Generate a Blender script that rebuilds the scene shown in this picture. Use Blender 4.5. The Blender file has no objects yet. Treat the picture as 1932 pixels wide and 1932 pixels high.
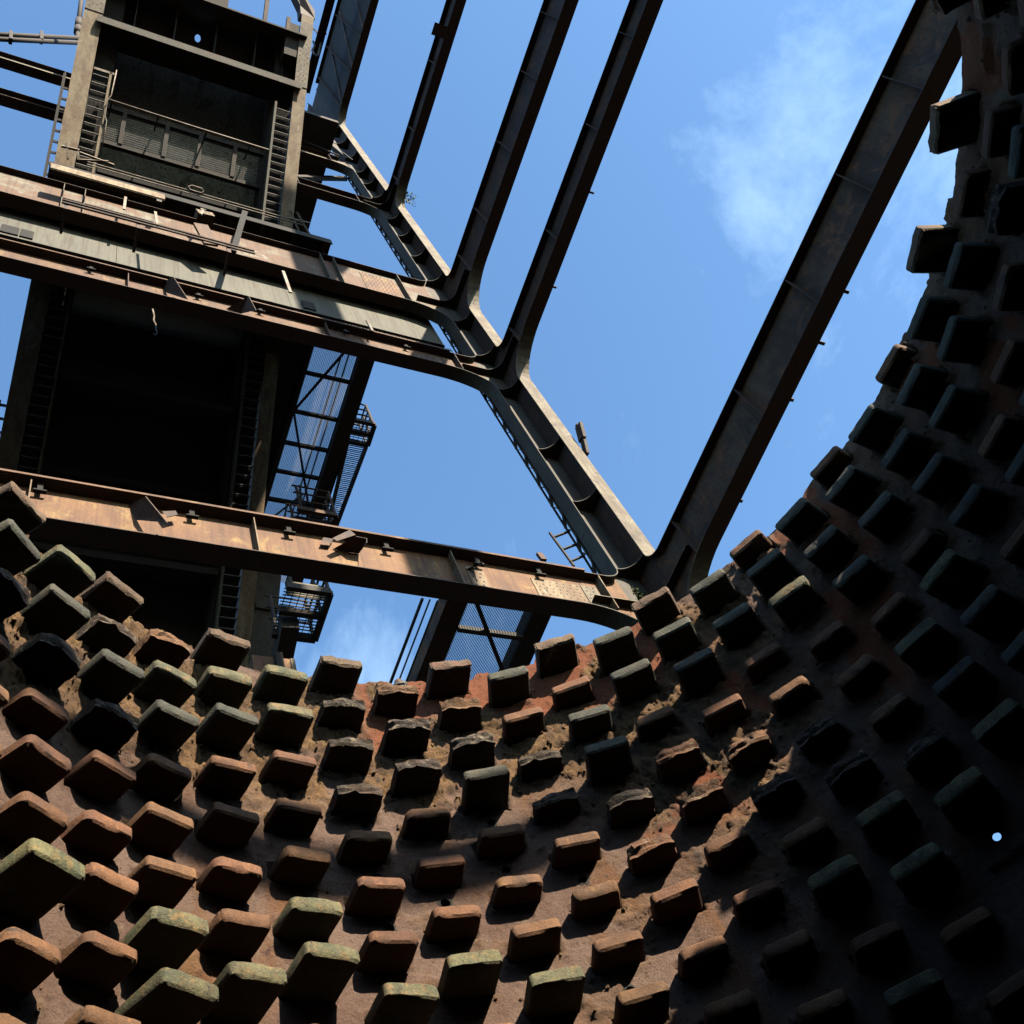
import bpy, math, random
import numpy as np
from mathutils import Vector, Matrix

random.seed(7)
rng = np.random.default_rng(11)
scene = bpy.context.scene
col = scene.collection
rad = math.radians

# ------------------------------------------------------------------ camera
# metres; the camera stands inside the furnace shell at the origin, x along the
# cross beams, y along the long beams, z up; the furnace floor lies at -1.6
ROWS = np.array([[0.89701924, -0.34319087, -0.2785256],
                 [0.17065516, 0.85021832, -0.49800163],
                 [0.40771718, 0.39918521, 0.82122949]])      # right, down, forward
FPX = 2103.9                                                  # focal length for a 1932 px wide frame
cam_data = bpy.data.cameras.new('camera')
cam = bpy.data.objects.new('camera', cam_data)
col.objects.link(cam)
scene.camera = cam
cam_data.sensor_width = 36.0
cam_data.lens = 36.0 * FPX / 1932.0
cam_data.clip_start = 0.05
cam_data.clip_end = 4000
r_, d_, f_ = [Vector(v) for v in ROWS]
m = Matrix((r_, -d_, -f_)).transposed()
cam.matrix_world = m.to_4x4()

# ------------------------------------------------------------------ sky, sun, exposure
SUN_AZ, SUN_EL = rad(13.5), rad(31.0)
world = bpy.data.worlds.new('World')
scene.world = world
world.use_nodes = True
wn, wl = world.node_tree.nodes, world.node_tree.links
wn.clear()
w_out = wn.new('ShaderNodeOutputWorld')
w_bg = wn.new('ShaderNodeBackground')
w_bg.inputs['Strength'].default_value = 0.078
w_sky = wn.new('ShaderNodeTexSky')
w_sky.sky_type = 'NISHITA'
w_sky.sun_disc = False
w_sky.sun_elevation = SUN_EL
w_sky.sun_rotation = math.pi - SUN_AZ
w_sky.air_density = 1.0
w_sky.dust_density = 0.8
w_sky.ozone_density = 2.6
w_tc = wn.new('ShaderNodeTexCoord')
w_map = wn.new('ShaderNodeMapping')
w_map.inputs['Location'].default_value = (9.192, 5.796, 0.43)
w_map.inputs['Scale'].default_value = (2.2, 1.3, 1.3)
w_n = wn.new('ShaderNodeTexNoise')
w_n.inputs['Scale'].default_value = 1.5
w_n.inputs['Detail'].default_value = 8
w_n.inputs['Roughness'].default_value = 0.64
w_n.inputs['Distortion'].default_value = 0.25
w_r = wn.new('ShaderNodeValToRGB')
w_r.color_ramp.elements[0].position = 0.53
w_r.color_ramp.elements[0].color = (0, 0, 0, 1)
w_r.color_ramp.elements[1].position = 0.95
w_r.color_ramp.elements[1].color = (0.5, 0.5, 0.5, 1)
w_mix = wn.new('ShaderNodeMixRGB')
w_mix.inputs['Color2'].default_value = (7.2, 7.6, 8.2, 1)
wl.new(w_tc.outputs['Generated'], w_map.inputs['Vector'])
wl.new(w_map.outputs[0], w_n.inputs['Vector'])
wl.new(w_n.outputs['Fac'], w_r.inputs[0])
wl.new(w_r.outputs[0], w_mix.inputs['Fac'])
wl.new(w_sky.outputs[0], w_mix.inputs['Color1'])
w_tint = wn.new('ShaderNodeMixRGB')
w_tint.blend_type = 'MULTIPLY'
w_tint.inputs['Fac'].default_value = 1.0
w_tint.inputs['Color2'].default_value = (0.80, 1.0, 1.06, 1)
wl.new(w_mix.outputs[0], w_tint.inputs['Color1'])
wl.new(w_tint.outputs[0], w_bg.inputs['Color'])
wl.new(w_bg.outputs[0], w_out.inputs['Surface'])

sun_data = bpy.data.lights.new('sun', 'SUN')
sun_data.energy = 5.0
sun_data.angle = rad(0.53)
sun_data.color = (1.0, 0.88, 0.70)
sun = bpy.data.objects.new('sun', sun_data)
col.objects.link(sun)
LDIR = Vector((-math.sin(SUN_AZ) * math.cos(SUN_EL), math.cos(SUN_AZ) * math.cos(SUN_EL), -math.sin(SUN_EL)))
sun.rotation_euler = LDIR.to_track_quat('-Z', 'Y').to_euler()
sun.location = (-LDIR * 80)

scene.view_settings.view_transform = 'Standard'
scene.view_settings.look = 'None'
scene.view_settings.exposure = 2.2
scene.view_settings.gamma = 1.0
scene.view_settings.use_curve_mapping = False
scene.render.engine = 'CYCLES'
scene.cycles.max_bounces = 5
scene.cycles.diffuse_bounces = 0


# ------------------------------------------------------------------ helpers
def ray(px, py):
    v = np.array([px - 966.0, py - 966.0, FPX]) @ ROWS
    return v


def at_z(px, py, z):
    v = ray(px, py)
    return v * (z / v[2])


def at_y(px, py, y):
    v = ray(px, py)
    return v * (y / v[1])


def at_x(px, py, x):
    v = ray(px, py)
    return v * (x / v[0])


def project(P):
    q = np.asarray(P) @ ROWS.T
    return q[..., :2] / q[..., 2:] * FPX + 966.0, q[..., 2]


def V(*a):
    return np.array(a, float)


class MB:
    """collects plates, boxes and tubes and links them as one mesh object"""

    def __init__(self):
        self.v, self.f = [], []

    def quadmesh(self, verts, faces):
        o = len(self.v)
        self.v.extend([tuple(p) for p in verts])
        self.f.extend([tuple(i + o for i in f) for f in faces])
        return self

    def obox(self, c, a, b, d):
        """box from centre and three half-axis vectors"""
        c, a, b, d = (np.asarray(x, float) for x in (c, a, b, d))
        vs = [c + sa * a + sb * b + sd * d for sd in (-1, 1) for sb in (-1, 1) for sa in (-1, 1)]
        return self.quadmesh(vs, [(0, 2, 3, 1), (4, 5, 7, 6), (0, 1, 5, 4), (2, 6, 7, 3), (0, 4, 6, 2), (1, 3, 7, 5)])

    def box(self, x0, x1, y0, y1, z0, z1):
        return self.obox(((x0 + x1) / 2, (y0 + y1) / 2, (z0 + z1) / 2), ((x1 - x0) / 2, 0, 0), (0, (y1 - y0) / 2, 0), (0, 0, (z1 - z0) / 2))

    def bar(self, p, q, w, h, up=(0, 0, 1)):
        """rectangular bar from p to q; w across, h along up"""
        p, q = np.asarray(p, float), np.asarray(q, float)
        d = q - p
        L = np.linalg.norm(d)
        d = d / L
        s = np.cross(d, np.asarray(up, float))
        if np.linalg.norm(s) < 1e-4:
            s = np.cross(d, (1.0, 0.0, 0.0))
        s /= np.linalg.norm(s)
        u = np.cross(s, d)
        return self.obox((p + q) / 2, d * L / 2, s * w / 2, u * h / 2)

    def tube(self, pts, r, n=8):
        pts = [np.asarray(p, float) for p in pts]
        rings = []
        prev = None
        for i, p in enumerate(pts):
            d = pts[min(i + 1, len(pts) - 1)] - pts[max(i - 1, 0)]
            d = d / np.linalg.norm(d)
            ref = np.array((0, 0, 1.0)) if abs(d[2]) < 0.9 else np.array((1.0, 0, 0))
            s = np.cross(d, ref) if prev is None else prev - d * (prev @ d)
            s /= np.linalg.norm(s)
            prev = s
            u = np.cross(d, s)
            rr = r[i] if isinstance(r, (list, tuple)) else r
            rings.append([p + rr * (math.cos(k * 2 * math.pi / n) * s + math.sin(k * 2 * math.pi / n) * u) for k in range(n)])
        vs = [q for R in rings for q in R]
        fs = []
        for i in range(len(rings) - 1):
            for k in range(n):
                fs.append((i * n + k, i * n + (k + 1) % n, (i + 1) * n + (k + 1) % n, (i + 1) * n + k))
        fs.append(tuple(range(n - 1, -1, -1)))
        fs.append(tuple((len(rings) - 1) * n + k for k in range(n)))
        return self.quadmesh(vs, fs)

    def prism(self, poly, off):
        """closed polygon (3-D points) pushed along off"""
        a = [np.asarray(p, float) for p in poly]
        n = len(a)
        vs = a + [p + np.asarray(off, float) for p in a]
        fs = [tuple(range(n))[::-1], tuple(range(n, 2 * n))]
        fs += [(i, (i + 1) % n, n + (i + 1) % n, n + i) for i in range(n)]
        return self.quadmesh(vs, fs)

    def strip(self, path, wvec, tvec):
        """plate of section wvec x tvec swept along a path given with its own thickness vectors"""
        vs, fs = [], []
        for p, t in zip(path, tvec):
            p, t = np.asarray(p, float), np.asarray(t, float)
            w = np.asarray(wvec, float)
            vs += [p, p + w, p + w + t, p + t]
        n = len(path)
        for i in range(n - 1):
            for k in range(4):
                fs.append((i * 4 + k, i * 4 + (k + 1) % 4, i * 4 + 4 + (k + 1) % 4, i * 4 + 4 + k))
        fs.append((3, 2, 1, 0))
        fs.append(tuple((n - 1) * 4 + k for k in range(4)))
        return self.quadmesh(vs, fs)

    def mesh(self, name, mat, smooth=False):
        me = bpy.data.meshes.new(name)
        me.from_pydata(self.v, [], self.f)
        me.update()
        import bmesh
        bm = bmesh.new()
        bm.from_mesh(me)
        bmesh.ops.recalc_face_normals(bm, faces=bm.faces)
        bm.to_mesh(me)
        bm.free()
        if smooth:
            for p in me.polygons:
                p.use_smooth = True
        me.materials.append(mat)
        return me

    def build(self, name, mat, parent=None, smooth=False, stuff=False):
        o = bpy.data.objects.new(name, self.mesh(name, mat, smooth))
        col.objects.link(o)
        if parent is not None:
            attach(o, parent)
        if stuff:
            o['kind'] = 'stuff'
        return o


def attach(o, parent):
    o.parent = parent
    o.matrix_parent_inverse = WM[parent.name].inverted() if parent.name in WM else parent.matrix_basis.inverted()


WM = {}


def tag(o, label, cat, group=None):
    o['label'] = label
    o['category'] = cat
    if group:
        o['group'] = group
    return o


def thing(name, label, cat, loc, group=None):
    o = bpy.data.objects.new(name, None)
    col.objects.link(o)
    o.location = [float(c) for c in loc]
    o.empty_display_size = 0.3
    WM[o.name] = Matrix.Translation(Vector([float(c) for c in loc]))
    return tag(o, label, cat, group)


def structure(o):
    o['kind'] = 'structure'
    return o


# ------------------------------------------------------------------ materials
COLOUR_SCALE = 0.30                                   # scales every base colour down for deeper shade, with exposure raised


def rgba(c):
    return (c[0] * COLOUR_SCALE, c[1] * COLOUR_SCALE, c[2] * COLOUR_SCALE, 1)


def weathered(name, base, second, third=None, scale=2.0, streak=(1, 1, 1), cover=0.5, cover3=0.66,
              soft=0.09, rough=0.75, bump=0.25, fine=38.0, metallic=0.0, vary=0.0, speck=0.25, stain=None, runs=0.0):
    """painted or rusted metal: two or three colours in ragged patches, with grain and pitting"""
    mt = bpy.data.materials.new(name)
    mt.use_nodes = True
    nt = mt.node_tree
    N, L = nt.nodes, nt.links
    b = N['Principled BSDF']
    geo = N.new('ShaderNodeNewGeometry')
    mp = N.new('ShaderNodeMapping')
    mp.inputs['Scale'].default_value = streak
    L.new(geo.outputs['Position'], mp.inputs['Vector'])

    def noise(sc, det, ro, off=0.0, dist=0.0, src=mp):
        n = N.new('ShaderNodeTexNoise')
        n.inputs['Scale'].default_value = sc
        n.inputs['Detail'].default_value = det
        n.inputs['Roughness'].default_value = ro
        n.inputs['Distortion'].default_value = dist
        if off:
            m2 = N.new('ShaderNodeMapping')
            m2.inputs['Location'].default_value = (off, off * 1.7, off * 0.6)
            L.new(src.outputs[0], m2.inputs['Vector'])
            L.new(m2.outputs[0], n.inputs['Vector'])
        else:
            L.new(src.outputs[0], n.inputs['Vector'])
        return n

    def ramp(src, lo, hi):
        r = N.new('ShaderNodeMapRange')
        r.inputs['From Min'].default_value = lo
        r.inputs['From Max'].default_value = hi
        L.new(src, r.inputs['Value'])
        return r.outputs[0]

    n1 = noise(scale, 8, 0.62, 0, 0.4)
    mx = N.new('ShaderNodeMixRGB')
    mx.inputs['Color1'].default_value = rgba(base)
    mx.inputs['Color2'].default_value = rgba(second)
    L.new(ramp(n1.outputs['Fac'], cover - soft, cover + soft), mx.inputs['Fac'])
    last = mx.outputs[0]
    if third is not None:
        n2 = noise(scale * 2.3, 9, 0.68, 7.3, 0.6)
        m3 = N.new('ShaderNodeMixRGB')
        m3.inputs['Color2'].default_value = rgba(third)
        L.new(last, m3.inputs['Color1'])
        L.new(ramp(n2.outputs['Fac'], cover3 - soft * 0.5, cover3 + soft * 0.5), m3.inputs['Fac'])
        last = m3.outputs[0]
    if stain is not None:
        n4 = noise(stain[1], 10, 0.72, 3.1, 0.8)
        m4 = N.new('ShaderNodeMixRGB')
        m4.inputs['Color2'].default_value = rgba(stain[0])
        L.new(last, m4.inputs['Color1'])
        L.new(ramp(n4.outputs['Fac'], stain[2] - 0.05, stain[2] + 0.06), m4.inputs['Fac'])
        last = m4.outputs[0]
    if runs:
        # rust and soot running straight down the plate
        mr_ = N.new('ShaderNodeMapping')
        mr_.inputs['Scale'].default_value = (9.0, 9.0, 0.35)
        L.new(geo.outputs['Position'], mr_.inputs['Vector'])
        n5 = noise(1.6, 7, 0.65, 0, 0.3, mr_)
        m5 = N.new('ShaderNodeMixRGB')
        m5.blend_type = 'MULTIPLY'
        m5.inputs['Color2'].default_value = (0.42, 0.30, 0.22, 1)
        L.new(last, m5.inputs['Color1'])
        mm5 = N.new('ShaderNodeMath')
        mm5.operation = 'MULTIPLY'
        mm5.inputs[1].default_value = runs
        L.new(ramp(n5.outputs['Fac'], 0.47, 0.66), mm5.inputs[0])
        L.new(mm5.outputs[0], m5.inputs['Fac'])
        last = m5.outputs[0]
    gn = N.new('ShaderNodeTexNoise')
    gn.inputs['Scale'].default_value = fine
    gn.inputs['Detail'].default_value = 5
    gn.inputs['Roughness'].default_value = 0.7
    L.new(geo.outputs['Position'], gn.inputs['Vector'])
    hs = N.new('ShaderNodeHueSaturation')
    mr = N.new('ShaderNodeMapRange')
    mr.inputs['From Min'].default_value = 0.3
    mr.inputs['From Max'].default_value = 0.7
    mr.inputs['To Min'].default_value = 1.0 - speck
    mr.inputs['To Max'].default_value = 1.0 + speck
    L.new(gn.outputs['Fac'], mr.inputs['Value'])
    L.new(last, hs.inputs['Color'])
    if vary:
        oi = N.new('ShaderNodeObjectInfo')
        mv = N.new('ShaderNodeMapRange')
        mv.inputs['To Min'].default_value = 1.0 - vary
        mv.inputs['To Max'].default_value = 1.0 + vary
        L.new(oi.outputs['Random'], mv.inputs['Value'])
        mm = N.new('ShaderNodeMath')
        mm.operation = 'MULTIPLY'
        L.new(mv.outputs[0], mm.inputs[0])
        L.new(mr.outputs[0], mm.inputs[1])
        L.new(mm.outputs[0], hs.inputs['Value'])
        ms = N.new('ShaderNodeMapRange')
        ms.inputs['To Min'].default_value = 0.494
        ms.inputs['To Max'].default_value = 0.512
        wn_ = N.new('ShaderNodeTexWhiteNoise')
        wn_.noise_dimensions = '1D'
        L.new(oi.outputs['Random'], wn_.inputs['W'])
        L.new(wn_.outputs['Value'], ms.inputs['Value'])
        L.new(ms.outputs[0], hs.inputs['Hue'])
    else:
        L.new(mr.outputs[0], hs.inputs['Value'])
    L.new(hs.outputs[0], b.inputs['Base Color'])
    b.inputs['Roughness'].default_value = rough
    b.inputs['Metallic'].default_value = metallic
    b.inputs['Specular IOR Level'].default_value = 0.3
    bp = N.new('ShaderNodeBump')
    bp.inputs['Strength'].default_value = bump
    bp.inputs['Distance'].default_value = 0.02
    ad = N.new('ShaderNodeMath')
    ad.operation = 'ADD'
    L.new(gn.outputs['Fac'], ad.inputs[0])
    L.new(n1.outputs['Fac'], ad.inputs[1])
    L.new(ad.outputs[0], bp.inputs['Height'])
    L.new(bp.outputs[0], b.inputs['Normal'])
    return mt


M = {}
M['rust_orange'] = weathered('rust_orange', (0.31, 0.142, 0.046), (0.185, 0.075, 0.028), (0.40, 0.235, 0.07), 1.5, (1, 1, 0.7), 0.5, 0.59, 0.10, speck=0.2, stain=((0.10, 0.06, 0.045), 3.1, 0.63), runs=0.7)
M['rust_red'] = weathered('rust_red', (0.205, 0.09, 0.034), (0.13, 0.057, 0.025), (0.30, 0.165, 0.06), 1.8, (1, 1, 0.7), 0.52, 0.6, speck=0.2, stain=((0.07, 0.045, 0.035), 2.9, 0.6), runs=0.6)
M['rust_dark'] = weathered('rust_dark', (0.115, 0.06, 0.04), (0.06, 0.037, 0.03), (0.20, 0.09, 0.042), 2.2, (1, 1, 0.8), 0.5, 0.58, 0.07, stain=((0.13, 0.115, 0.10), 3.7, 0.65), runs=0.5)
M['white_rust'] = weathered('white_rust', (0.26, 0.225, 0.155), (0.19, 0.082, 0.03), (0.32, 0.29, 0.225), 0.9, (1, 1, 1.3), 0.45, 0.62, 0.05, stain=((0.12, 0.075, 0.05), 4.0, 0.6), runs=0.8)
M['grey_green'] = weathered('grey_green', (0.16, 0.155, 0.112), (0.115, 0.11, 0.08), (0.105, 0.07, 0.042), 1.1, (1.2, 1.2, 0.45), 0.5, 0.64, 0.12, stain=((0.06, 0.05, 0.04), 2.6, 0.64), runs=0.8)
M['grey_paint'] = weathered('grey_paint', (0.15, 0.14, 0.115), (0.10, 0.088, 0.072), (0.16, 0.085, 0.046), 1.7, (1, 1, 0.6), 0.5, 0.59, 0.1, stain=((0.06, 0.04, 0.032), 3.0, 0.62), runs=0.6)
M['sheet_grey'] = weathered('sheet_grey', (0.95, 0.93, 0.74), (0.70, 0.68, 0.53), (0.30, 0.17, 0.10), 1.1, (1.2, 1.2, 0.45), 0.5, 0.64, 0.12, stain=((0.10, 0.08, 0.06), 2.2, 0.6), runs=0.8)  # grey-green paint lightened to stand in for missing bounced light
M['grey_dark'] = weathered('grey_dark', (0.19, 0.112, 0.062), (0.095, 0.052, 0.032), (0.29, 0.115, 0.042), 1.7, (1, 1, 0.8), 0.5, 0.555, 0.07, stain=((0.05, 0.034, 0.026), 2.4, 0.58), runs=0.5, bump=0.4)
M['tan_paint'] = weathered('tan_paint', (0.40, 0.30, 0.17), (0.27, 0.165, 0.08), (0.46, 0.40, 0.29), 1.7, (2.4, 0.8, 0.8), 0.5, 0.61, 0.07, stain=((0.10, 0.065, 0.04), 3.3, 0.6), runs=0.6)
M['strip_paint'] = weathered('strip_paint', (0.30, 0.255, 0.17), (0.19, 0.145, 0.092), (0.42, 0.39, 0.31), 2.6, (1, 1, 0.7), 0.5, 0.64, 0.08, stain=((0.10, 0.06, 0.04), 4.0, 0.58), runs=0.5)
M['soot'] = weathered('soot', (0.018, 0.017, 0.016), (0.03, 0.024, 0.02), None, 1.4, rough=0.9)  # near-black that also paints in deep shade, as on the lower trough
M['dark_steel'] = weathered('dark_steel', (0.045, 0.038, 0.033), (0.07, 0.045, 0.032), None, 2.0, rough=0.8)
M['bolt_black'] = weathered('bolt_black', (0.03, 0.024, 0.02), (0.05, 0.03, 0.02), None, 5.0)
M['grating'] = weathered('grating', (0.10, 0.095, 0.085), (0.075, 0.06, 0.05), None, 3.0, rough=0.7)
M['rail_light'] = weathered('rail_light', (0.5, 0.44, 0.36), (0.3, 0.2, 0.13), None, 6.0)
M['yellow_paint'] = weathered('yellow_paint', (0.32, 0.2, 0.03), (0.14, 0.08, 0.03), None, 6.0)
M['moss'] = weathered('moss', (0.10, 0.13, 0.03), (0.06, 0.08, 0.02), None, 30.0, rough=0.95)
M['leaf'] = weathered('leaf', (0.09, 0.14, 0.04), (0.12, 0.16, 0.05), None, 20.0, rough=0.7)
M['cloth'] = weathered('cloth', (0.55, 0.5, 0.42), (0.4, 0.33, 0.25), None, 12.0)
M['timber'] = weathered('timber', (0.10, 0.07, 0.05), (0.05, 0.035, 0.03), None, 5.0, (6, 6, 1))
M['ground'] = weathered('ground', (0.06, 0.05, 0.042), (0.09, 0.075, 0.06), None, 0.7, bump=0.6)
# cooling plates
M['plate_brown'] = weathered('plate_brown', (0.265, 0.118, 0.05), (0.185, 0.084, 0.042), (0.36, 0.165, 0.062), 5.0, cover=0.5, cover3=0.62, rough=0.85, bump=0.4, fine=75, vary=0.24, speck=0.32, stain=((0.055, 0.036, 0.028), 9.0, 0.62), runs=0.3)
M['plate_green'] = weathered('plate_green', (0.225, 0.205, 0.10), (0.135, 0.145, 0.078), (0.33, 0.225, 0.09), 7.0, cover=0.5, cover3=0.57, rough=0.8, bump=0.6, fine=65, vary=0.16, speck=0.38, stain=((0.06, 0.055, 0.04), 11.0, 0.6), runs=0.5)
M['plate_teal'] = weathered('plate_teal', (0.115, 0.108, 0.072), (0.068, 0.072, 0.05), (0.13, 0.09, 0.055), 8.0, cover=0.5, cover3=0.6, rough=0.8, bump=0.5, fine=70, vary=0.2, speck=0.35, stain=((0.03, 0.028, 0.024), 10.0, 0.6))
M['plate_burnt'] = weathered('plate_burnt', (0.055, 0.042, 0.034), (0.12, 0.075, 0.048), (0.33, 0.26, 0.18), 9.0, cover=0.5, cover3=0.59, rough=0.9, bump=0.8, fine=60, vary=0.25, speck=0.4)
M['plate_tan'] = weathered('plate_tan', (0.235, 0.15, 0.088), (0.16, 0.095, 0.058), (0.29, 0.13, 0.06), 6.0, cover=0.5, cover3=0.6, rough=0.85, bump=0.7, fine=65, vary=0.12, speck=0.35, stain=((0.07, 0.05, 0.035), 9.0, 0.6))
M['plate_orange'] = weathered('plate_orange', (0.26, 0.12, 0.058), (0.16, 0.085, 0.05), (0.35, 0.26, 0.16), 8.0, cover=0.55, cover3=0.6, rough=0.9, bump=0.8, fine=60, vary=0.2, speck=0.38)


# ------------------------------------------------------------------ furnace shell
U = 0.35                                     # vertical pitch of the plate rows
AX, AY = 6.0943 * U, 3.8116 * U              # furnace axis
RW, KC = 8.8591 * U, 0.0501                  # radius at the rim, taper
ZR = 17.0897 * U                             # rim height
TH0, DTH, Z0R = 1.5626, -0.1321, 16.7897 * U
FLOOR = -1.6


def plate_theta(i, row):
    """columns lean slightly on the left side of the shell"""
    return TH0 + DTH * (i + {-4: 0.042, -5: 0.045, -6: 0.05, -7: 0.05}.get(i, 0.0) * row)


def r_wall(z):
    return RW + KC * (ZR - z)


def wall_point(px, py, off=0.0):
    v = ray(px, py)
    v = v / v[2]
    lo, hi = 0.3, 14.0
    for _ in range(50):
        mid = (lo + hi) / 2
        if math.hypot(v[0] * mid - AX, v[1] * mid - AY) > r_wall(mid) - off:
            hi = mid
        else:
            lo = mid
    p = v * lo
    return math.atan2(p[1] - AY, p[0] - AX), p[2]


def vnoise(x, y, seed):
    """smooth value noise on arrays"""
    r = np.random.default_rng(seed)
    T = r.random((256, 256))
    xi, yi = np.floor(x).astype(int), np.floor(y).astype(int)
    fx, fy = x - xi, y - yi
    fx, fy = fx * fx * (3 - 2 * fx), fy * fy * (3 - 2 * fy)
    a = T[xi % 256, yi % 256]
    b = T[(xi + 1) % 256, yi % 256]
    c = T[xi % 256, (yi + 1) % 256]
    d = T[(xi + 1) % 256, (yi + 1) % 256]
    return (a * (1 - fx) + b * fx) * (1 - fy) + (c * (1 - fx) + d * fx) * fy


def fbm(x, y, seed, octv=5, gain=0.55):
    s, a, t = 0, 1.0, 0
    for k in range(octv):
        s = s + a * vnoise(x * 2 ** k, y * 2 ** k, seed + k)
        t += a
        a *= gain
    return s / t


def sstep(a, b, x):
    t = np.clip((x - a) / (b - a), 0, 1)
    return t * t * (3 - 2 * t)


def wall_material():
    mt = bpy.data.materials.new('furnace_wall')
    mt.use_nodes = True
    nt = mt.node_tree
    N, L = nt.nodes, nt.links
    b = N['Principled BSDF']
    b.inputs['Roughness'].default_value = 0.85
    b.inputs['Specular IOR Level'].default_value = 0.25
    geo = N.new('ShaderNodeNewGeometry')
    att = N.new('ShaderNodeAttribute')
    att.attribute_name = 'crust'
    att2 = N.new('ShaderNodeAttribute')
    att2.attribute_name = 'redlead'

    def noise(sc, det, ro, loc=(0, 0, 0), scl=(1, 1, 1), dist=0.0):
        mp = N.new('ShaderNodeMapping')
        mp.inputs['Location'].default_value = loc
        mp.inputs['Scale'].default_value = scl
        L.new(geo.outputs['Position'], mp.inputs['Vector'])
        n = N.new('ShaderNodeTexNoise')
        n.inputs['Scale'].default_value = sc
        n.inputs['Detail'].default_value = det
        n.inputs['Roughness'].default_value = ro
        n.inputs['Distortion'].default_value = dist
        L.new(mp.outputs[0], n.inputs['Vector'])
        return n.outputs['Fac']

    def rng_(src, lo, hi, a=0.0, c=1.0):
        r = N.new('ShaderNodeMapRange')
        r.inputs['From Min'].default_value = lo
        r.inputs['From Max'].default_value = hi
        r.inputs['To Min'].default_value = a
        r.inputs['To Max'].default_value = c
        L.new(src, r.inputs['Value'])
        return r.outputs[0]

    def mix(fac, c1, c2):
        x = N.new('ShaderNodeMixRGB')
        for k, c in (('Color1', c1), ('Color2', c2)):
            if isinstance(c, tuple):
                x.inputs[k].default_value = rgba(c)
            else:
                L.new(c, x.inputs[k])
        L.new(fac, x.inputs['Fac'])
        return x.outputs[0]

    smooth = mix(rng_(noise(2.2, 8, 0.6), 0.38, 0.62), (0.32, 0.205, 0.155), (0.225, 0.125, 0.09))
    smooth = mix(rng_(noise(3.0, 9, 0.65, (4, 2, 1), (1, 1, 0.35), 0.5), 0.52, 0.66), smooth, (0.28, 0.125, 0.05))
    smooth = mix(rng_(noise(14, 8, 0.7, (1, 5, 2)), 0.56, 0.68), smooth, (0.32, 0.215, 0.155))
    crust = mix(rng_(noise(5.5, 9, 0.7, (3, 3, 3)), 0.40, 0.6), (0.17, 0.09, 0.042), (0.34, 0.185, 0.072))
    crust = mix(rng_(noise(9.0, 9, 0.7, (8, 1, 3)), 0.56, 0.68), crust, (0.44, 0.27, 0.10))
    crust = mix(rng_(noise(6.5, 9, 0.7, (1, 9, 5)), 0.60, 0.70), crust, (0.31, 0.24, 0.165))
    crust = mix(rng_(noise(4.0, 9, 0.7, (6, 2, 9)), 0.58, 0.68), crust, (0.06, 0.045, 0.038))
    crust = mix(rng_(noise(30, 6, 0.7, (2, 7, 4)), 0.56, 0.66), crust, (0.05, 0.036, 0.03))
    smooth = mix(rng_(noise(7.0, 9, 0.72, (5, 5, 1)), 0.58, 0.66), smooth, (0.12, 0.055, 0.038))
    smooth = mix(rng_(noise(26, 6, 0.7, (9, 4, 4)), 0.60, 0.68), smooth, (0.10, 0.065, 0.05))
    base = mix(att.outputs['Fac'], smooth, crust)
    base = mix(att2.outputs['Fac'], base, (0.34, 0.10, 0.035))
    hs = N.new('ShaderNodeHueSaturation')
    L.new(rng_(noise(70, 6, 0.7), 0.3, 0.7, 0.75, 1.22), hs.inputs['Value'])
    L.new(base, hs.inputs['Color'])
    L.new(hs.outputs[0], b.inputs['Base Color'])
    bp = N.new('ShaderNodeBump')
    bp.inputs['Strength'].default_value = 0.9
    bp.inputs['Distance'].default_value = 0.022
    ad = N.new('ShaderNodeMath')
    ad.operation = 'ADD'
    L.new(noise(75, 7, 0.8), ad.inputs[0])
    L.new(noise(22, 8, 0.75), ad.inputs[1])
    L.new(ad.outputs[0], bp.inputs['Height'])
    L.new(bp.outputs[0], b.inputs['Normal'])
    return mt


M['wall'] = wall_material()

shell = thing('furnace_shell', 'round brick-brown furnace shell studded inside with rows of cooling plates', 'furnace', (AX, AY, FLOOR))

HOLES = [(1882, 1580, 0.024, True), (1512, 1855, 0.016, False),
         (927, 1553, 0.026, False), (955, 1642, 0.026, False), (840, 1706, 0.03, False), (735, 1753, 0.027, False),
         (1022, 1840, 0.028, False), (1100, 1661, 0.026, False), (712, 1657, 0.024, False), (688, 1560, 0.022, False),
         (438, 1535, 0.022, False), (560, 1610, 0.022, False), (570, 1708, 0.026, False), (447, 1740, 0.024, False),
         (1165, 1498, 0.02, False), (1342, 1494, 0.022, False), (1352, 1484, 0.014, False), (1190, 1870, 0.025, False),
         (1478, 1735, 0.02, False), (168, 1862, 0.02, False), (545, 1504, 0.02, False), (790, 1890, 0.022, False)]
holes = [(*wall_point(px, py), rr, thru, wall_point(px, py, -0.13)) for px, py, rr, thru in HOLES]

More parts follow.
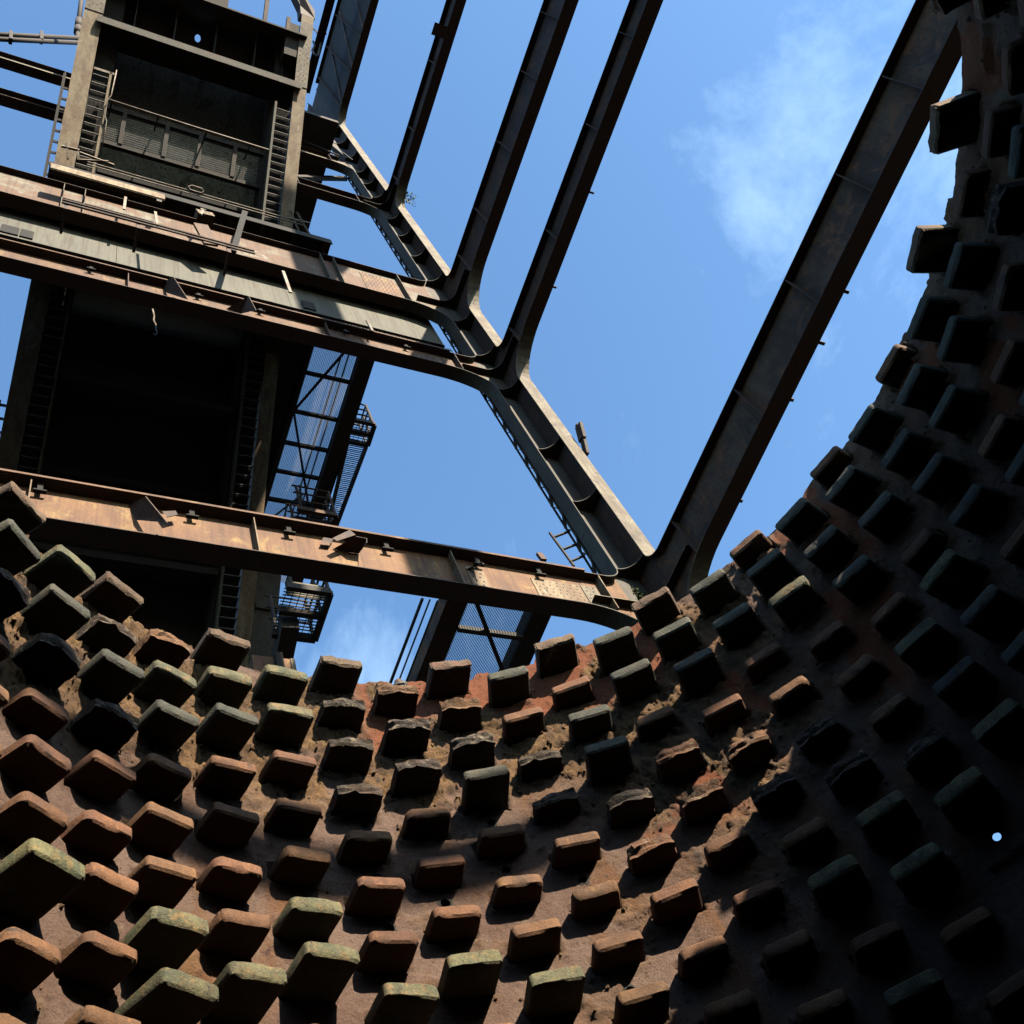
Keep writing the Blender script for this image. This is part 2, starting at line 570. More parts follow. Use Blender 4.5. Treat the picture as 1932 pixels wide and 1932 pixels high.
TA, TB, NT = rad(-62), rad(176), 800
ZB, NZ = 1.1, 312
tt = np.linspace(TA, TB, NT)
ztop = ZR + 0.05 * (fbm(tt * 9, tt * 0 + 3.3, 5, 5, 0.6) - 0.5) + 0.035 * (vnoise(tt * 14, tt * 0 + 9.1, 77) > 0.62) - 0.05 * sstep(0.62, 0.74, vnoise(tt * 7, tt * 0 + 4.1, 78))
rows = np.linspace(0, 1, NZ)
TT, SS = np.meshgrid(tt, rows)
ZZ = ZB + (ztop[None, :] - ZB) * SS
DEP = (ZR - ZZ) / U
XX = TT * 3.15
big = fbm(XX * 1.7 + 3, ZZ * 1.7, 21)
band = 1 - sstep(2.7, 3.7, DEP + (big - 0.5) * 2.2)                       # crust below the rim
side = sstep(rad(62), rad(52), TT) * sstep(1.6, 2.6, DEP) * (1 - sstep(5.2, 6.4, DEP + (big - 0.5) * 2))
patch = sstep(0.60, 0.68, fbm(XX * 2.6, ZZ * 2.6 + 9, 33))
leftp = sstep(rad(112), rad(124), TT) * (1 - sstep(2.5, 4.0, DEP + (big - 0.5) * 2.5))
crust = np.clip(np.maximum.reduce([band * sstep(0.34, 0.44, fbm(XX * 2.2 + 5, ZZ * 2.2, 44)), side * sstep(0.38, 0.5, fbm(XX * 3 + 1, ZZ * 3, 45)), patch * 0.9, leftp * 0.8]), 0, 1)
red = sstep(rad(88), rad(84), TT) * sstep(rad(40), rad(46), TT) * (1 - sstep(0.9, 1.5, DEP + (big - 0.5) * 3)) * sstep(0.42, 0.48, fbm(XX * 2.4 + 8, ZZ * 1.4, 61))
red = np.maximum(red, sstep(rad(62), rad(58), TT) * sstep(0.62, 0.66, fbm(XX * 2.2 + 18, ZZ * 1.2, 62)) * (1 - sstep(4.5, 5.5, DEP)))
crust = crust * (1 - 0.75 * sstep(rad(46), rad(30), TT))  # crust thinned on the shaded side, so its shade is deepened by colour
socket = np.zeros_like(TT)
lip = np.zeros_like(TT)
for i_ in range(-11, 28):
    th_ = TH0 + DTH * i_
    ca, cb = np.searchsorted(tt, th_ - 0.085), np.searchsorted(tt, th_ + 0.085)
    if ca == cb:
        continue
    for j_ in range(0, 15):
        zc_ = Z0R - (j_ + (0.5 if i_ % 2 else 0.0)) * U
        th_ = plate_theta(i_, (Z0R - zc_) / U)
        ca, cb = np.searchsorted(tt, th_ - 0.085), np.searchsorted(tt, th_ + 0.085)
        if zc_ < ZB:
            break
        sub = (slice(None), slice(ca, cb))
        q = np.maximum(np.abs((TT[sub] - th_) * 3.3) - 0.145, np.abs(ZZ[sub] - zc_) - 0.042)
        q = q + 0.018 * (fbm(XX[sub] * 16, ZZ[sub] * 16, 91, 3) - 0.5)
        socket[sub] = np.maximum(socket[sub], 1 - sstep(0.004, 0.014, q))
        lip[sub] = np.maximum(lip[sub], (1 - sstep(0.018, 0.06, q)) * sstep(0.35, 0.62, fbm(XX[sub] * 7 + 4, ZZ[sub] * 7, 92, 4)))
calm = 1 - 0.72 * sstep(3.6, 5.0, DEP)
lip = lip * calm
crust = crust * (1 - 0.45 * sstep(4.2, 6.0, DEP))
crust = np.maximum(crust, lip * 0.85)
crust = crust * (1 - 0.8 * red)
rough = fbm(XX * 9, ZZ * 9, 51, 5, 0.8) - 0.5
lump = np.abs(fbm(XX * 4 + 2, ZZ * 4, 52, 5, 0.6) - 0.5)
ridge = np.abs(fbm(XX * 2.0 + 6, ZZ * 2.0, 53, 5) - 0.5)
crack = (1 - sstep(0.0, 0.012, ridge)) * 0.010
disp = crust * (0.016 + 0.13 * rough + 0.09 * lump) + (1 - crust) * (0.010 * rough) - crack * (1 - red)
disp = disp * (1 - socket) - 0.03 * socket + 0.02 * lip * (1 - socket)
RR = r_wall(ZZ) - np.clip(disp, -0.035, 0.09)
# snap the wall round each bolt hole
kill = np.zeros(TT.shape, bool)
for (ht, hz, hr, thru, _o) in holes:
    dx, dz = (TT - ht) * r_wall(hz), ZZ - hz
    dd = np.hypot(dx, dz)
    kill |= dd < hr * 0.93
    ring = (dd >= hr * 0.93) & (dd < hr * 1.6)
    sc = np.where(ring, hr / np.maximum(dd, 1e-6), 1.0)
    near = ring & (dd < hr * 1.35)
    TT = np.where(near, ht + dx * sc / r_wall(hz), TT)
    ZZ = np.where(near, hz + dz * sc, ZZ)
    RR = np.where(dd < hr * 2.2, r_wall(hz) - 0.004, RR)
co = np.stack([AX + RR * np.cos(TT), AY + RR * np.sin(TT), ZZ], -1).reshape(-1, 3)
idx = np.arange(NT * NZ).reshape(NZ, NT)
quads = np.stack([idx[:-1, :-1], idx[1:, :-1], idx[1:, 1:], idx[:-1, 1:]], -1).reshape(-1, 4)
kf = kill.reshape(-1)
quads = quads[~kf[quads].any(1)]
me = bpy.data.meshes.new('lining')
me.from_pydata(co.tolist(), [], quads.tolist())
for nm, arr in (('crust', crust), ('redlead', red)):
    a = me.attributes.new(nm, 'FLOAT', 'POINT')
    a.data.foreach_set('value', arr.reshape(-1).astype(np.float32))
me.polygons.foreach_set('use_smooth', np.ones(len(me.polygons), bool))
me.materials.append(M['wall'])
lining = bpy.data.objects.new('lining', me)
col.objects.link(lining)
attach(lining, shell)

# the rest of the lining: the foot below and the side behind the camera
mb = MB()
nn = 96
for k in range(nn):
    a0, a1 = TB + (2 * math.pi - (TB - TA)) * k / nn, TB + (2 * math.pi - (TB - TA)) * (k + 1) / nn
    for z0, z1 in ((FLOOR, ZB), (ZB, 3.4), (3.4, ZR)):
        mb.quadmesh([(AX + r_wall(z) * math.cos(a), AY + r_wall(z) * math.sin(a), z) for a, z in ((a0, z0), (a0, z1), (a1, z1), (a1, z0))], [(0, 1, 2, 3)])
for k in range(120):
    a0, a1 = TA + (TB - TA) * k / 120, TA + (TB - TA) * (k + 1) / 120
    mb.quadmesh([(AX + r_wall(z) * math.cos(a), AY + r_wall(z) * math.sin(a), z) for a, z in ((a0, FLOOR), (a0, ZB + 0.002), (a1, ZB + 0.002), (a1, FLOOR))], [(0, 1, 2, 3)])
mb.build('lower_lining', M['wall'], shell, smooth=True)

# outer steel skin with a rim ring
mb = MB()
OT = 0.13
no, nzz = 120, 24
thru = [h for h in holes if h[3]]
zz = np.linspace(FLOOR, ZR - 0.03, nzz + 1)
cell = None
for k in range(no):
    a0, a1 = 2 * math.pi * k / no, 2 * math.pi * (k + 1) / no
    for j in range(nzz):
        pts = [(AX + (r_wall(z) + OT) * math.cos(a), AY + (r_wall(z) + OT) * math.sin(a), z) for a, z in ((a0, zz[j]), (a1, zz[j]), (a1, zz[j + 1]), (a0, zz[j + 1]))]
        hit = [h for h in thru if a0 <= (h[4][0] % (2 * math.pi)) < a1 and zz[j] <= h[4][1] < zz[j + 1]]
        if hit:
            h = (*hit[0][4], hit[0][2] * 1.6)
            # square plate with a round opening
            c2 = []
            for q in range(16):
                an = q * 2 * math.pi / 16
                rr = r_wall(h[1]) + OT
                a, z = h[0] + h[2] * math.cos(an) / rr, h[1] + h[2] * math.sin(an)
                c2.append((AX + (r_wall(z) + OT) * math.cos(a), AY + (r_wall(z) + OT) * math.sin(a), z))
            outer = []
            for q in range(16):
                an = q * 2 * math.pi / 16
                cx, cy = math.cos(an), math.sin(an)
                s = 1 / max(abs(cx), abs(cy))
                am, zm = (a0 + a1) / 2 + (a1 - a0) / 2 * cx * s, (zz[j] + zz[j + 1]) / 2 + (zz[j + 1] - zz[j]) / 2 * cy * s
                outer.append((AX + (r_wall(zm) + OT) * math.cos(am), AY + (r_wall(zm) + OT) * math.sin(am), zm))
            mb.quadmesh(c2 + outer, [(q, 16 + q, 16 + (q + 1) % 16, (q + 1) % 16) for q in range(16)])
        else:
            mb.quadmesh(pts, [(0, 1, 2, 3)])
for k in range(240):
    a0, a1 = 2 * math.pi * k / 240, 2 * math.pi * (k + 1) / 240
    q = []
    for r0, z in ((r_wall(ZR) + 0.002, ZR - 0.035), (r_wall(ZR) + OT, ZR - 0.03)):
        q += [(AX + r0 * math.cos(a0), AY + r0 * math.sin(a0), z), (AX + r0 * math.cos(a1), AY + r0 * math.sin(a1), z)]
    mb.quadmesh(q, [(0, 1, 3, 2)])
mb.build('steel_skin', M['rust_red'], shell)
for (ht, hz, hr, thr, hout) in holes:
    mb = MB()
    n = 14
    vs, fs = [], []
    for q, dep in enumerate((-0.006, OT + 0.004 if thr else 0.11)):
        for k in range(n):
            an = k * 2 * math.pi / n
            rr = r_wall(hz) + dep
            a, z = ht + hr * 1.0 * math.cos(an) / rr, hz + hr * 1.0 * math.sin(an)
            if thr and q == 1:
                a, z = hout[0] + hr * 1.6 * math.cos(an) / rr, hout[1] + hr * 1.6 * math.sin(an)
            vs.append((AX + rr * math.cos(a), AY + rr * math.sin(a), z))
    fs = [(k, (k + 1) % n, n + (k + 1) % n, n + k) for k in range(n)]
    if not thr:
        fs.append(tuple(range(n, 2 * n)))
    mb.quadmesh(vs, fs)
    vs = []
    for f_ in (0.98, 1.9):
        for k in range(n):
            an = k * 2 * math.pi / n
            rr = r_wall(hz) - (0.009 if f_ < 1 else 0.001)
            ff = f_ * (1 + (0.25 * math.sin(k * 2.3 + ht * 9) if f_ > 1 else 0))
            a, z = ht + hr * ff * math.cos(an) / rr, hz + hr * ff * math.sin(an)
            vs.append((AX + rr * math.cos(a), AY + rr * math.sin(a), z))
    mb.quadmesh(vs, [(k, n + k, n + (k + 1) % n, (k + 1) % n) for k in range(n)])
    mb.build('bolt_hole', M['soot'], shell)


# ------------------------------------------------------------------ cooling plates
def plate_mesh(name, mat, w, t, prot, seed, taper=0.04, rc=0.03, ragged=0.0, sag=0.0):
    """slab let into the wall; local x across, y out of the wall, z up"""
    r = random.Random(seed)
    prof = []
    hw = w / 2
    emb = 0.12
    wf = hw * (1 - taper)
    prof.append((-hw, -emb))
    prof.append((-hw, 0.02))
    for s in (-1, 1):
        cs = range(0, 5)
        for k in cs:
            an = (k / 4.0) * math.pi / 2
            if s == -1:
                x, y = -wf + rc - rc * math.cos(an), prot - rc + rc * math.sin(an)
            else:
                x, y = wf - rc + rc * math.sin(an), prot - rc + rc * math.cos(an)
            prof.append((x, y))
        if s == -1:
            for k in range(1, 5):
                x = -wf + rc + (2 * wf - 2 * rc) * k / 5
                prof.append((x, prot + sag * (4 * (k / 5) * (1 - k / 5)) + (r.uniform(-1, 1) * 0.12 * ragged if ragged else r.uniform(-.002, .002))))
    prof.append((hw, 0.02))
    prof.append((hw, -emb))
    n = len(prof)
    bv = min(0.012, t * 0.2)
    levels = [(-t / 2, bv), (-t / 2 + bv, 0.0), (0.0, -0.002), (t / 2 - bv, 0.0), (t / 2, bv)]
    vs = []
    for li, (z, ins) in enumerate(levels):
        for (x, y) in prof:
            f = 1 - ins / hw
            yy = y - ins if y > 0.03 else y
            jx = r.uniform(-1, 1) * (0.0012 + ragged * 0.10)
            jy = r.uniform(-1, 1) * (0.0012 + ragged * 0.14) if y > 0.03 else 0
            jz = r.uniform(-1, 1) * (0.001 + ragged * 0.07)
            vs.append((x * f + jx, yy + jy, z + jz))
    fs = []
    for li in range(len(levels) - 1):
        for k in range(n - 1):
            fs.append((li * n + k, li * n + k + 1, (li + 1) * n + k + 1, (li + 1) * n + k))
    fs.append(tuple(range(n))[::-1])
    fs.append(tuple((len(levels) - 1) * n + k for k in range(n)))
    mb = MB()
    mb.quadmesh(vs, fs)
    me = mb.mesh(name, mat, smooth=True)
    me.set_sharp_from_angle(angle=rad(38))
    return me


def burnt_mesh(name, mat, w, t, prot, seed):
    """half-consumed slab: gnawed front, split into uneven layers"""
    nx, ny, nz = 12, 8, 5
    r = np.random.default_rng(seed)
    off = r.random(3) * 50
    vs, ids, fs = [], {}, []

    def vert(i, j, k):
        key = (i, j, k)
        if key in ids:
            return ids[key]
        x, y, z = (i / nx - 0.5) * w, -0.1 + (prot + 0.1) * j / ny, (k / nz - 0.5) * t
        cut = 0.022 * (abs(x) / (w / 2)) ** 3
        n1 = float(vnoise(np.array([x * 14 + off[0]]), np.array([z * 30 + off[1]]), seed)[0]) - 0.5
        n2 = float(vnoise(np.array([x * 34 + off[1]]), np.array([y * 34 + z * 55 + off[2]]), seed + 1)[0]) - 0.5
        n3 = float(vnoise(np.array([x * 12 + off[2]]), np.array([y * 12 + off[0]]), seed + 2)[0]) - 0.5
        f = max(0.0, j / ny - 0.25) / 0.75
        y2 = y + f * (n1 * 0.034 + n2 * 0.014 - cut)
        z2 = z + f * (n3 * 0.012 + n2 * 0.008)
        if k in (2,):
            y2 -= 0.010 * f
        x2 = x * (1 - 0.05 * f) + f * n2 * 0.02
        ids[key] = len(vs)
        vs.append((x2, y2, z2))
        return ids[key]
    for i in range(nx):
        for j in range(ny):
            for k in (0, nz):
                fs.append((vert(i, j, k), vert(i + 1, j, k), vert(i + 1, j + 1, k), vert(i, j + 1, k)))
    for i in range(nx):
        for k in range(nz):
            fs.append((vert(i, ny, k), vert(i + 1, ny, k), vert(i + 1, ny, k + 1), vert(i, ny, k + 1)))
    for j in range(ny):
        for k in range(nz):
            for i in (0, nx):
                fs.append((vert(i, j, k), vert(i, j + 1, k), vert(i, j + 1, k + 1), vert(i, j, k + 1)))
    mb = MB()
    mb.quadmesh(vs, fs)
    me = mb.mesh(name, mat, smooth=True)
    me.set_sharp_from_angle(angle=rad(28))
    return me


KIND = {
    'B': [plate_mesh('cooling_plate', M['plate_brown'], 0.285, 0.078, 0.175, s, 0.05, 0.024 + 0.008 * (s % 3), (0.003, 0.006, 0.012, 0.004, 0.024, 0.007, 0.014)[s]) for s in range(7)],
    'G': [plate_mesh('cooling_plate', M['plate_green'], 0.30, 0.088, 0.275, 20 + s, 0.04, 0.024, 0.012, 0.006) for s in range(4)],
    'D': [plate_mesh('cooling_plate', M['plate_teal'], 0.29, 0.082, 0.27, 40 + s, 0.04, 0.022, 0.009) for s in range(4)],
    'T': [plate_mesh('cooling_plate', M['plate_tan'], 0.30, 0.085, 0.265, 30 + s, 0.05, 0.016, 0.035) for s in range(4)],
    'K': [burnt_mesh('cooling_plate', M['plate_burnt'], 0.29, 0.075, 0.215, 60 + s) for s in range(6)],
    'O': [burnt_mesh('cooling_plate', M['plate_orange'], 0.285, 0.078, 0.205, 80 + s) for s in range(4)],
}
KLEN = {'B': 0.175, 'G': 0.275, 'D': 0.27, 'K': 0.215, 'O': 0.205, 'T': 0.265}
# kinds read row by row for each column (column 0 stands on the furnace axis; odd columns start half a row lower)
TYPES = {
    -9: 'BBBBBBBBBB', -8: 'BBBBBBBBBB', -7: 'DKKBBBGBBB', -6: 'TDKBBBBBBB', -5: 'GDKBBBGBBB', -4: 'TKDKBBBBBB',
    -3: 'OGDBBBGGB', -2: 'TGDBBBBGB', -1: 'GGBBBGGB', 0: 'TKKKBBBG', 1: 'OKKBBBGB', 2: 'TOKDBBBG', 3: 'DBKKBBBB',
    4: 'TBDDKOBBB', 5: 'DDBOOBBBB', 6: 'TDDBOKBGBG', 7: 'DDBBKKGGBB', 8: 'BDGBBBKGB', 9: 'DDDBGDGBB', 10: 'BDDBGDDBB',
    11: 'DDDDBDDBB', 12: 'BDDBDBDBB', 13: 'DDBDDBDBB', 14: 'TDBBDBDBB', 15: 'BKBDDBBBB', 16: 'TBDBDBBBB', 17: 'BBDBBBBBB', 18: 'OBBBBBBB'}
PROT = {(0, 0): .77, (0, 1): .65, (0, 2): .63, (0, 3): .57, (0, 4): .55, (0, 5): .6, (0, 6): .61, (0, 7): .75, (1, 0): .6, (1, 1): .66, (1, 2): .65, (1, 3): .51, (1, 4): .48, (1, 5): .51, (1, 6): .75,
        (2, 0): .76, (2, 1): .6, (2, 2): .62, (2, 3): .82, (2, 4): .52, (2, 5): .46, (2, 6): .55, (2, 7): .7, (3, 0): .71, (3, 1): .55, (3, 2): .44, (3, 3): .45, (3, 4): .53, (3, 5): .46, (3, 6): .5, (3, 7): .63,
        (4, 0): .71, (4, 1): .48, (4, 2): .65, (4, 3): .79, (4, 4): .51, (4, 5): .5, (4, 6): .57, (-1, 0): .72, (-1, 1): .74, (-1, 2): .58, (-1, 3): .5, (-1, 4): .56, (-1, 5): .59, (-1, 6): .83,
        (-2, 1): .73, (-2, 2): .76, (-2, 3): .61, (-2, 4): .57, (-2, 5): .56, (-2, 6): .65, (-2, 7): .85, (-3, 1): .69, (-3, 2): .75, (-3, 3): .57, (-3, 4): .59, (-3, 5): .65, (-3, 6): .86, (-3, 7): .98}
count = 0
for i in range(-11, 28):
    th = TH0 + DTH * i
    for j in range(-1, 16):
        z = Z0R - (j + (0.5 if i % 2 else 0.0)) * U
        if j < 0:
            continue
        if (i, j) in ((8, 8), (17, 0)):
            continue
        th = plate_theta(i, (Z0R - z) / U)
        rr = r_wall(z)
        P = V(AX + (rr - 0.15) * math.cos(th), AY + (rr - 0.15) * math.sin(th), z)
        uv, dep = project(P)
        if dep < 0.2 or not (-130 < uv[0] < 2080 and -130 < uv[1] < 2120):
            continue
        jj = j
        row = TYPES.get(i, '')
        rs = random.Random(i * 131 + j * 17 + 5)
        if jj < len(row):
            kd = row[jj]
        else:
            kd = rs.choice('BBBBDGB' if i < 8 else 'BBDDBK')
        var = KIND[kd]
        o = bpy.data.objects.new('cooling_plate', var[rs.randrange(len(var))])
        col.objects.link(o)
        pr = PROT.get((i, j))
        shift = (pr * U - KLEN[kd]) if pr else rs.uniform(-0.02, 0.02)
        if i <= -4:
            shift += {-4: 0.008, -5: 0.012}.get(i, 0.0) * (Z0R - z)
        base_r = rr - shift
        inward = V(-math.cos(th), -math.sin(th), 0)
        tang = V(-math.sin(th), math.cos(th), 0) * -1
        R3 = Matrix((Vector(tang), Vector(inward), Vector((0, 0, 1)))).transposed()
        if R3.determinant() < 0:
            R3 = Matrix((Vector(-tang), Vector(inward), Vector((0, 0, 1)))).transposed()
        jit = Matrix.Rotation(rs.uniform(-0.045, 0.045), 3, 'X') @ Matrix.Rotation(rs.uniform(-0.045, 0.045), 3, 'Y') @ Matrix.Rotation(rs.uniform(-0.05, 0.05), 3, 'Z')
        mw = (R3 @ jit).to_4x4()
        mw.translation = Vector((AX + base_r * math.cos(th), AY + base_r * math.sin(th), z + rs.uniform(-0.006, 0.006)))
        o.matrix_basis = mw
        attach(o, shell)
        count += 1
print('cooling plates', count)


# crumbs of slag and mortar stuck to the wall, thickest in the crust and round the sockets
lump_v = np.array([(1, 0, 0), (-1, 0, 0), (0, 1, 0), (0, -1, 0), (0, 0, 1), (0, 0, -1)], float)
lump_f = [(0, 2, 4), (2, 1, 4), (1, 3, 4), (3, 0, 4), (2, 0, 5), (1, 2, 5), (3, 1, 5), (0, 3, 5)]
wts = (crust * 0.9 + lip * 1.4 + 0.03) * (1 - socket)
wts = wts[4:-2, 4:-4]
flat = np.cumsum(wts.reshape(-1))
pick = np.searchsorted(flat, rng.random(5500) * flat[-1])
pi, pj = pick // wts.shape[1] + 4, pick % wts.shape[1] + 4
base_pts = co.reshape(NZ, NT, 3)[pi, pj]
vs, fs = [], []
for n_, p in enumerate(base_pts):
    r = 0.004 + 0.013 * rng.random() ** 2.5
    mtx = np.linalg.qr(rng.normal(size=(3, 3)))[0]
    v = (lump_v * (0.6 + 0.8 * rng.random((6, 1))) * r) @ mtx + p
    vs.extend(v.tolist())
    fs.extend([tuple(a + n_ * 6 for a in f) for f in lump_f])
cm = bpy.data.meshes.new('slag_crumbs')
cm.from_pydata(vs, [], fs)
a = cm.attributes.new('crust', 'FLOAT', 'POINT')
a.data.foreach_set('value', np.ones(len(vs), np.float32))
cm.materials.append(M['wall'])
cr = bpy.data.objects.new('slag_crumbs', cm)
col.objects.link(cr)
attach(cr, shell)
cr['kind'] = 'stuff'

# ------------------------------------------------------------------ ground
mb = MB()
mb.quadmesh([(-1500, -1500, FLOOR), (1500, -1500, FLOOR), (1500, 1500, FLOOR), (-1500, 1500, FLOOR)], [(0, 1, 2, 3)])
g = structure(mb.build('ground', M['ground']))

# ------------------------------------------------------------------ steel frame round the furnace
XC, YC, FB, FD = 8.25, 6.54, 0.135, 0.43          # corner column, half flange, column half depth
TK = 0.016
WX, WY = 14.2, 13.4                               # bays out to the next columns
frame = thing('support_frame', 'rusty steel portal frame of deep beams rounded into a corner column', 'steel frame', (XC, YC, FLOOR))
LV = {  # level: underside, top of the cross beams (along x) and of the long beams (along y)
    1: ((10.97, 11.76), (10.95, 11.76)), 2: ((18.88, 19.62), (18.82, 19.52)), 3: ((22.45, 24.2), (22.62, 23.82)),
    4: ((30.6, 31.3), (30.4, 31.3)), 5: ((35.15, 36.05), None), 6: (None, (40.85, 46.9))}


def frX(u, w, z):
    return V(XC - u, YC - w, z)


def frY(u, w, z):
    return V(XC - w, YC - u, z)


def arc(u0, z0, R, Rz, a0, a1, n=10):
    return [(u0 + R * math.cos(a0 + (a1 - a0) * k / n), z0 + Rz * math.sin(a0 + (a1 - a0) * k / n)) for k in range(n + 1)]


def side_frame(fr, key, W, mats, is_x):
    lv = [(k, LV[k][0 if is_x else 1]) for k in sorted(LV) if LV[k][0 if is_x else 1]]
    ax_t = V(0, 1, 0) if is_x else V(1, 0, 0)
    # column web with the rounded corners of every bay
    column = MB()
    zt = lv[-1][1][1]
    column.obox(fr(0, 0, (FLOOR + zt) / 2), (fr(FD, 0, 0) - fr(0, 0, 0)), ax_t * 0.008, V(0, 0, (zt - FLOOR) / 2))
    cw = column.build('column_web', mats['column'], frame)
    # outer flange
    mb = MB()
    mb.obox(fr(-FD - TK, 0, (FLOOR + zt) / 2), (fr(TK, 0, 0) - fr(0, 0, 0)), ax_t * FB, V(0, 0, (zt - FLOOR) / 2))
    mb.build('column_flange', mats['flange'], cw)
    prev_top = FLOOR
    for n_, (k, (zb, ztp)) in enumerate(lv):
        beam = MB()
        # web of the beam
        beam.obox(fr((FD + W) / 2, 0, (zb + ztp) / 2), (fr((W - FD) / 2, 0, 0) - fr(0, 0, 0)), ax_t * 0.0075, V(0, 0, (ztp - zb) / 2))
        Rb, Rbz = (0.95, 0.62) if k in (1, 2, 3) else (0.7, 0.5)       # haunch below the beam
        Rt, Rtz = (0.30, 0.26) if k in (1, 2) else (0.26, 0.24)        # and above it
        if k == 3:
            Rb, Rbz = 1.0, 0.8
        for (R, Rz, zc, sgn) in ((Rb, Rbz, zb, -1), (Rt, Rtz, ztp, 1)):
            pts = arc(FD + R, zc + sgn * Rz, R, Rz, math.pi, math.pi * (1.5 if sgn > 0 else 0.5))
            poly = [fr(u, 0, z) for u, z in pts] + [fr(FD - 0.002, 0, zc)]
            beam.prism([p - ax_t * 0.006 for p in poly], ax_t * 0.012)
        bo = beam.build('beam', mats['web'].get(k, mats['web'][0]), frame)
        # flanges of the beam
        for zc, R, s in ((zb, Rb, -1), (ztp, Rt, 1)):
            fl = MB()
            fl.obox(fr((FD + R + W) / 2, 0, zc + s * TK / 2), (fr((W - FD - R) / 2, 0, 0) - fr(0, 0, 0)), ax_t * FB, V(0, 0, TK / 2))
            fl.build('beam_flange', mats['beamflange'], bo)
        # inner column flange below this beam, curved into both beams
        path, tv = [], []
        lowR = None
        if n_ > 0:
            kp, (zb0, zt0) = lv[n_ - 1]
            Rt0, Rtz0 = (0.30, 0.26) if kp in (1, 2) else (0.26, 0.24)
            low = arc(FD + Rt0, zt0 + Rtz0, Rt0, Rtz0, math.pi * 1.5, math.pi)
        else:
            low = [(FD, FLOOR)]
        up = arc(FD + Rb, zb - Rbz, Rb, Rbz, math.pi, math.pi * 0.5)
        pts = low + up
        for q, (u, z) in enumerate(pts):
            a = pts[min(q + 1, len(pts) - 1)]
            b = pts[max(q - 1, 0)]
            du, dz = a[0] - b[0], a[1] - b[1]
            l = math.hypot(du, dz)
            nu, nz = dz / l, -du / l           # normal away from the column
            path.append(fr(u, -FB, z))
            tv.append((fr(nu * TK, 0, nz * TK) - fr(0, 0, 0)))
        sb = MB()
        wv = fr(0, 2 * FB, 0) - fr(0, 0, 0)
        sb.strip(path, wv, tv)
        sb.build('column_flange', mats['flange'], cw)
        # web stiffeners
        for u, full in mats['stiff'].get(k, []):
            st = MB()
            st.obox(fr(u, FB / 2, (zb + ztp) / 2), (fr(0.007, 0, 0) - fr(0, 0, 0)), fr(0, FB / 2 - 0.009, 0) - fr(0, 0, 0), V(0, 0, (ztp - zb) / 2 - 0.004))
            st.build('stiffener', mats['stiffmat'].get(k, mats['beamflange']), bo)
        mats.setdefault('beams', {})[k] = bo
    return cw


matX = dict(column=M['grey_paint'], flange=M['grey_paint'], beamflange=M['rust_dark'],
            web={0: M['rust_red'], 1: M['rust_orange'], 2: M['rust_red'], 3: M['white_rust'], 4: M['rust_dark'], 5: M['strip_paint']},
            stiffmat={1: M['tan_paint'], 3: M['strip_paint']},
            stiff={1: [(XC - x, 1) for x in (7.42, 5.22, 2.67, 0.2, -2.2)], 2: [(XC - x, 1) for x in (7.3, 4.7, 1.2, -1.4)],
                   3: [(XC - x, 1) for x in (7.05, 5.55, 5.25, 0.35, -0.05, -1.6)], 4: [(XC - x, 1) for x in (7.3, 5.6, 3.0, 0.4)], 5: [(XC - x, 1) for x in (7.2, 5.6, 3.0, -0.6)]})
matY = dict(column=M['rust_dark'], flange=M['strip_paint'], beamflange=M['rust_dark'],
            web={0: M['rust_dark'], 1: M['grey_dark'], 3: M['rust_dark'], 6: M['dark_steel']},
            stiffmat={},
            stiff={1: [(YC - y, 1) for y in (5.4, 3.4, 1.9, 0.55, -0.6, -2)], 2: [(YC - y, 1) for y in (5.6, 3.6, 1.6, 0)], 3: [(YC - y, 1) for y in (5.5, 4.4, 2.9, 1.4, 0.2)],
                   4: [(YC - y, 1) for y in (5.6, 4.2, 2.4)], 6: [(YC - y, 1) for y in (5.6, 4.4, 3.2)]})
cwX = side_frame(frX, 'x', WX, matX, True)
cwY = side_frame(frY, 'y', WY, matY, False)

# horizontal corner plates with a hollow rounded edge
def corner_plate(z, leg, R, mat, t=0.014):
    pts = [(0.01, 0.01), (leg, 0.01), (leg, FB)]
    if leg - R > FB + 0.001:
        pts.append((FB + R, FB))
    for k in range(9):
        a = math.pi * 1.5 - (math.pi / 2) * k / 8
        pts.append((FB + R + R * math.cos(a), FB + R + R * math.sin(a)))
    if leg - R > FB + 0.001:
        pts.append((FB, FB + R))
    pts += [(FB, leg), (0.01, leg)]
    out = []
    for p in pts:
        if not out or abs(p[0] - out[-1][0]) + abs(p[1] - out[-1][1]) > 1e-4:
            out.append(p)
    mb = MB()
    mb.prism([V(XC - a, YC - b, z) for a, b in out], (0, 0, t))
    mb.build('diaphragm', mat, cwX)


for z in (12.02, 13.95, 15.75, 18.2, 19.85, 21.75, 24.35, 26.2, 27.9, 29.4, 31.6, 33.1, 34.5, 36.4, 38.4, 40.2):
    corner_plate(z, FD - 0.004, FD - FB - 0.004, M['grey_paint'])
for z, leg in ((11.2, 1.1), (19.15, 0.9), (23.0, 0.95), (30.9, 0.8)):
    corner_plate(z, leg, FD - FB - 0.004, M['strip_paint'] if z < 12 else M['grey_paint'])

# laced back of the column: zig-zag flats between the flange edge and a back angle
lac = MB()
xl = XC - FD - 0.01
lac.box(xl - 0.01, xl + 0.03, YC + FB + 0.125, YC + FB + 0.14, 5.0, 40.8)
lac.build('back_angle', M['dark_steel'], cwX)
z = 11.4
k = 0
while z < 35:
    mb = MB()
    y0, y1 = (YC + FB - 0.01, YC + FB + 0.13) if k % 2 == 0 else (YC + FB + 0.13, YC + FB - 0.01)
    mb.bar((xl, y0, z), (xl, y1, z + 0.34), 0.012, 0.055, (1, 0, 0))
    mb.build('lacing_bar', M['dark_steel'], cwX)
    z += 0.34
    k += 1

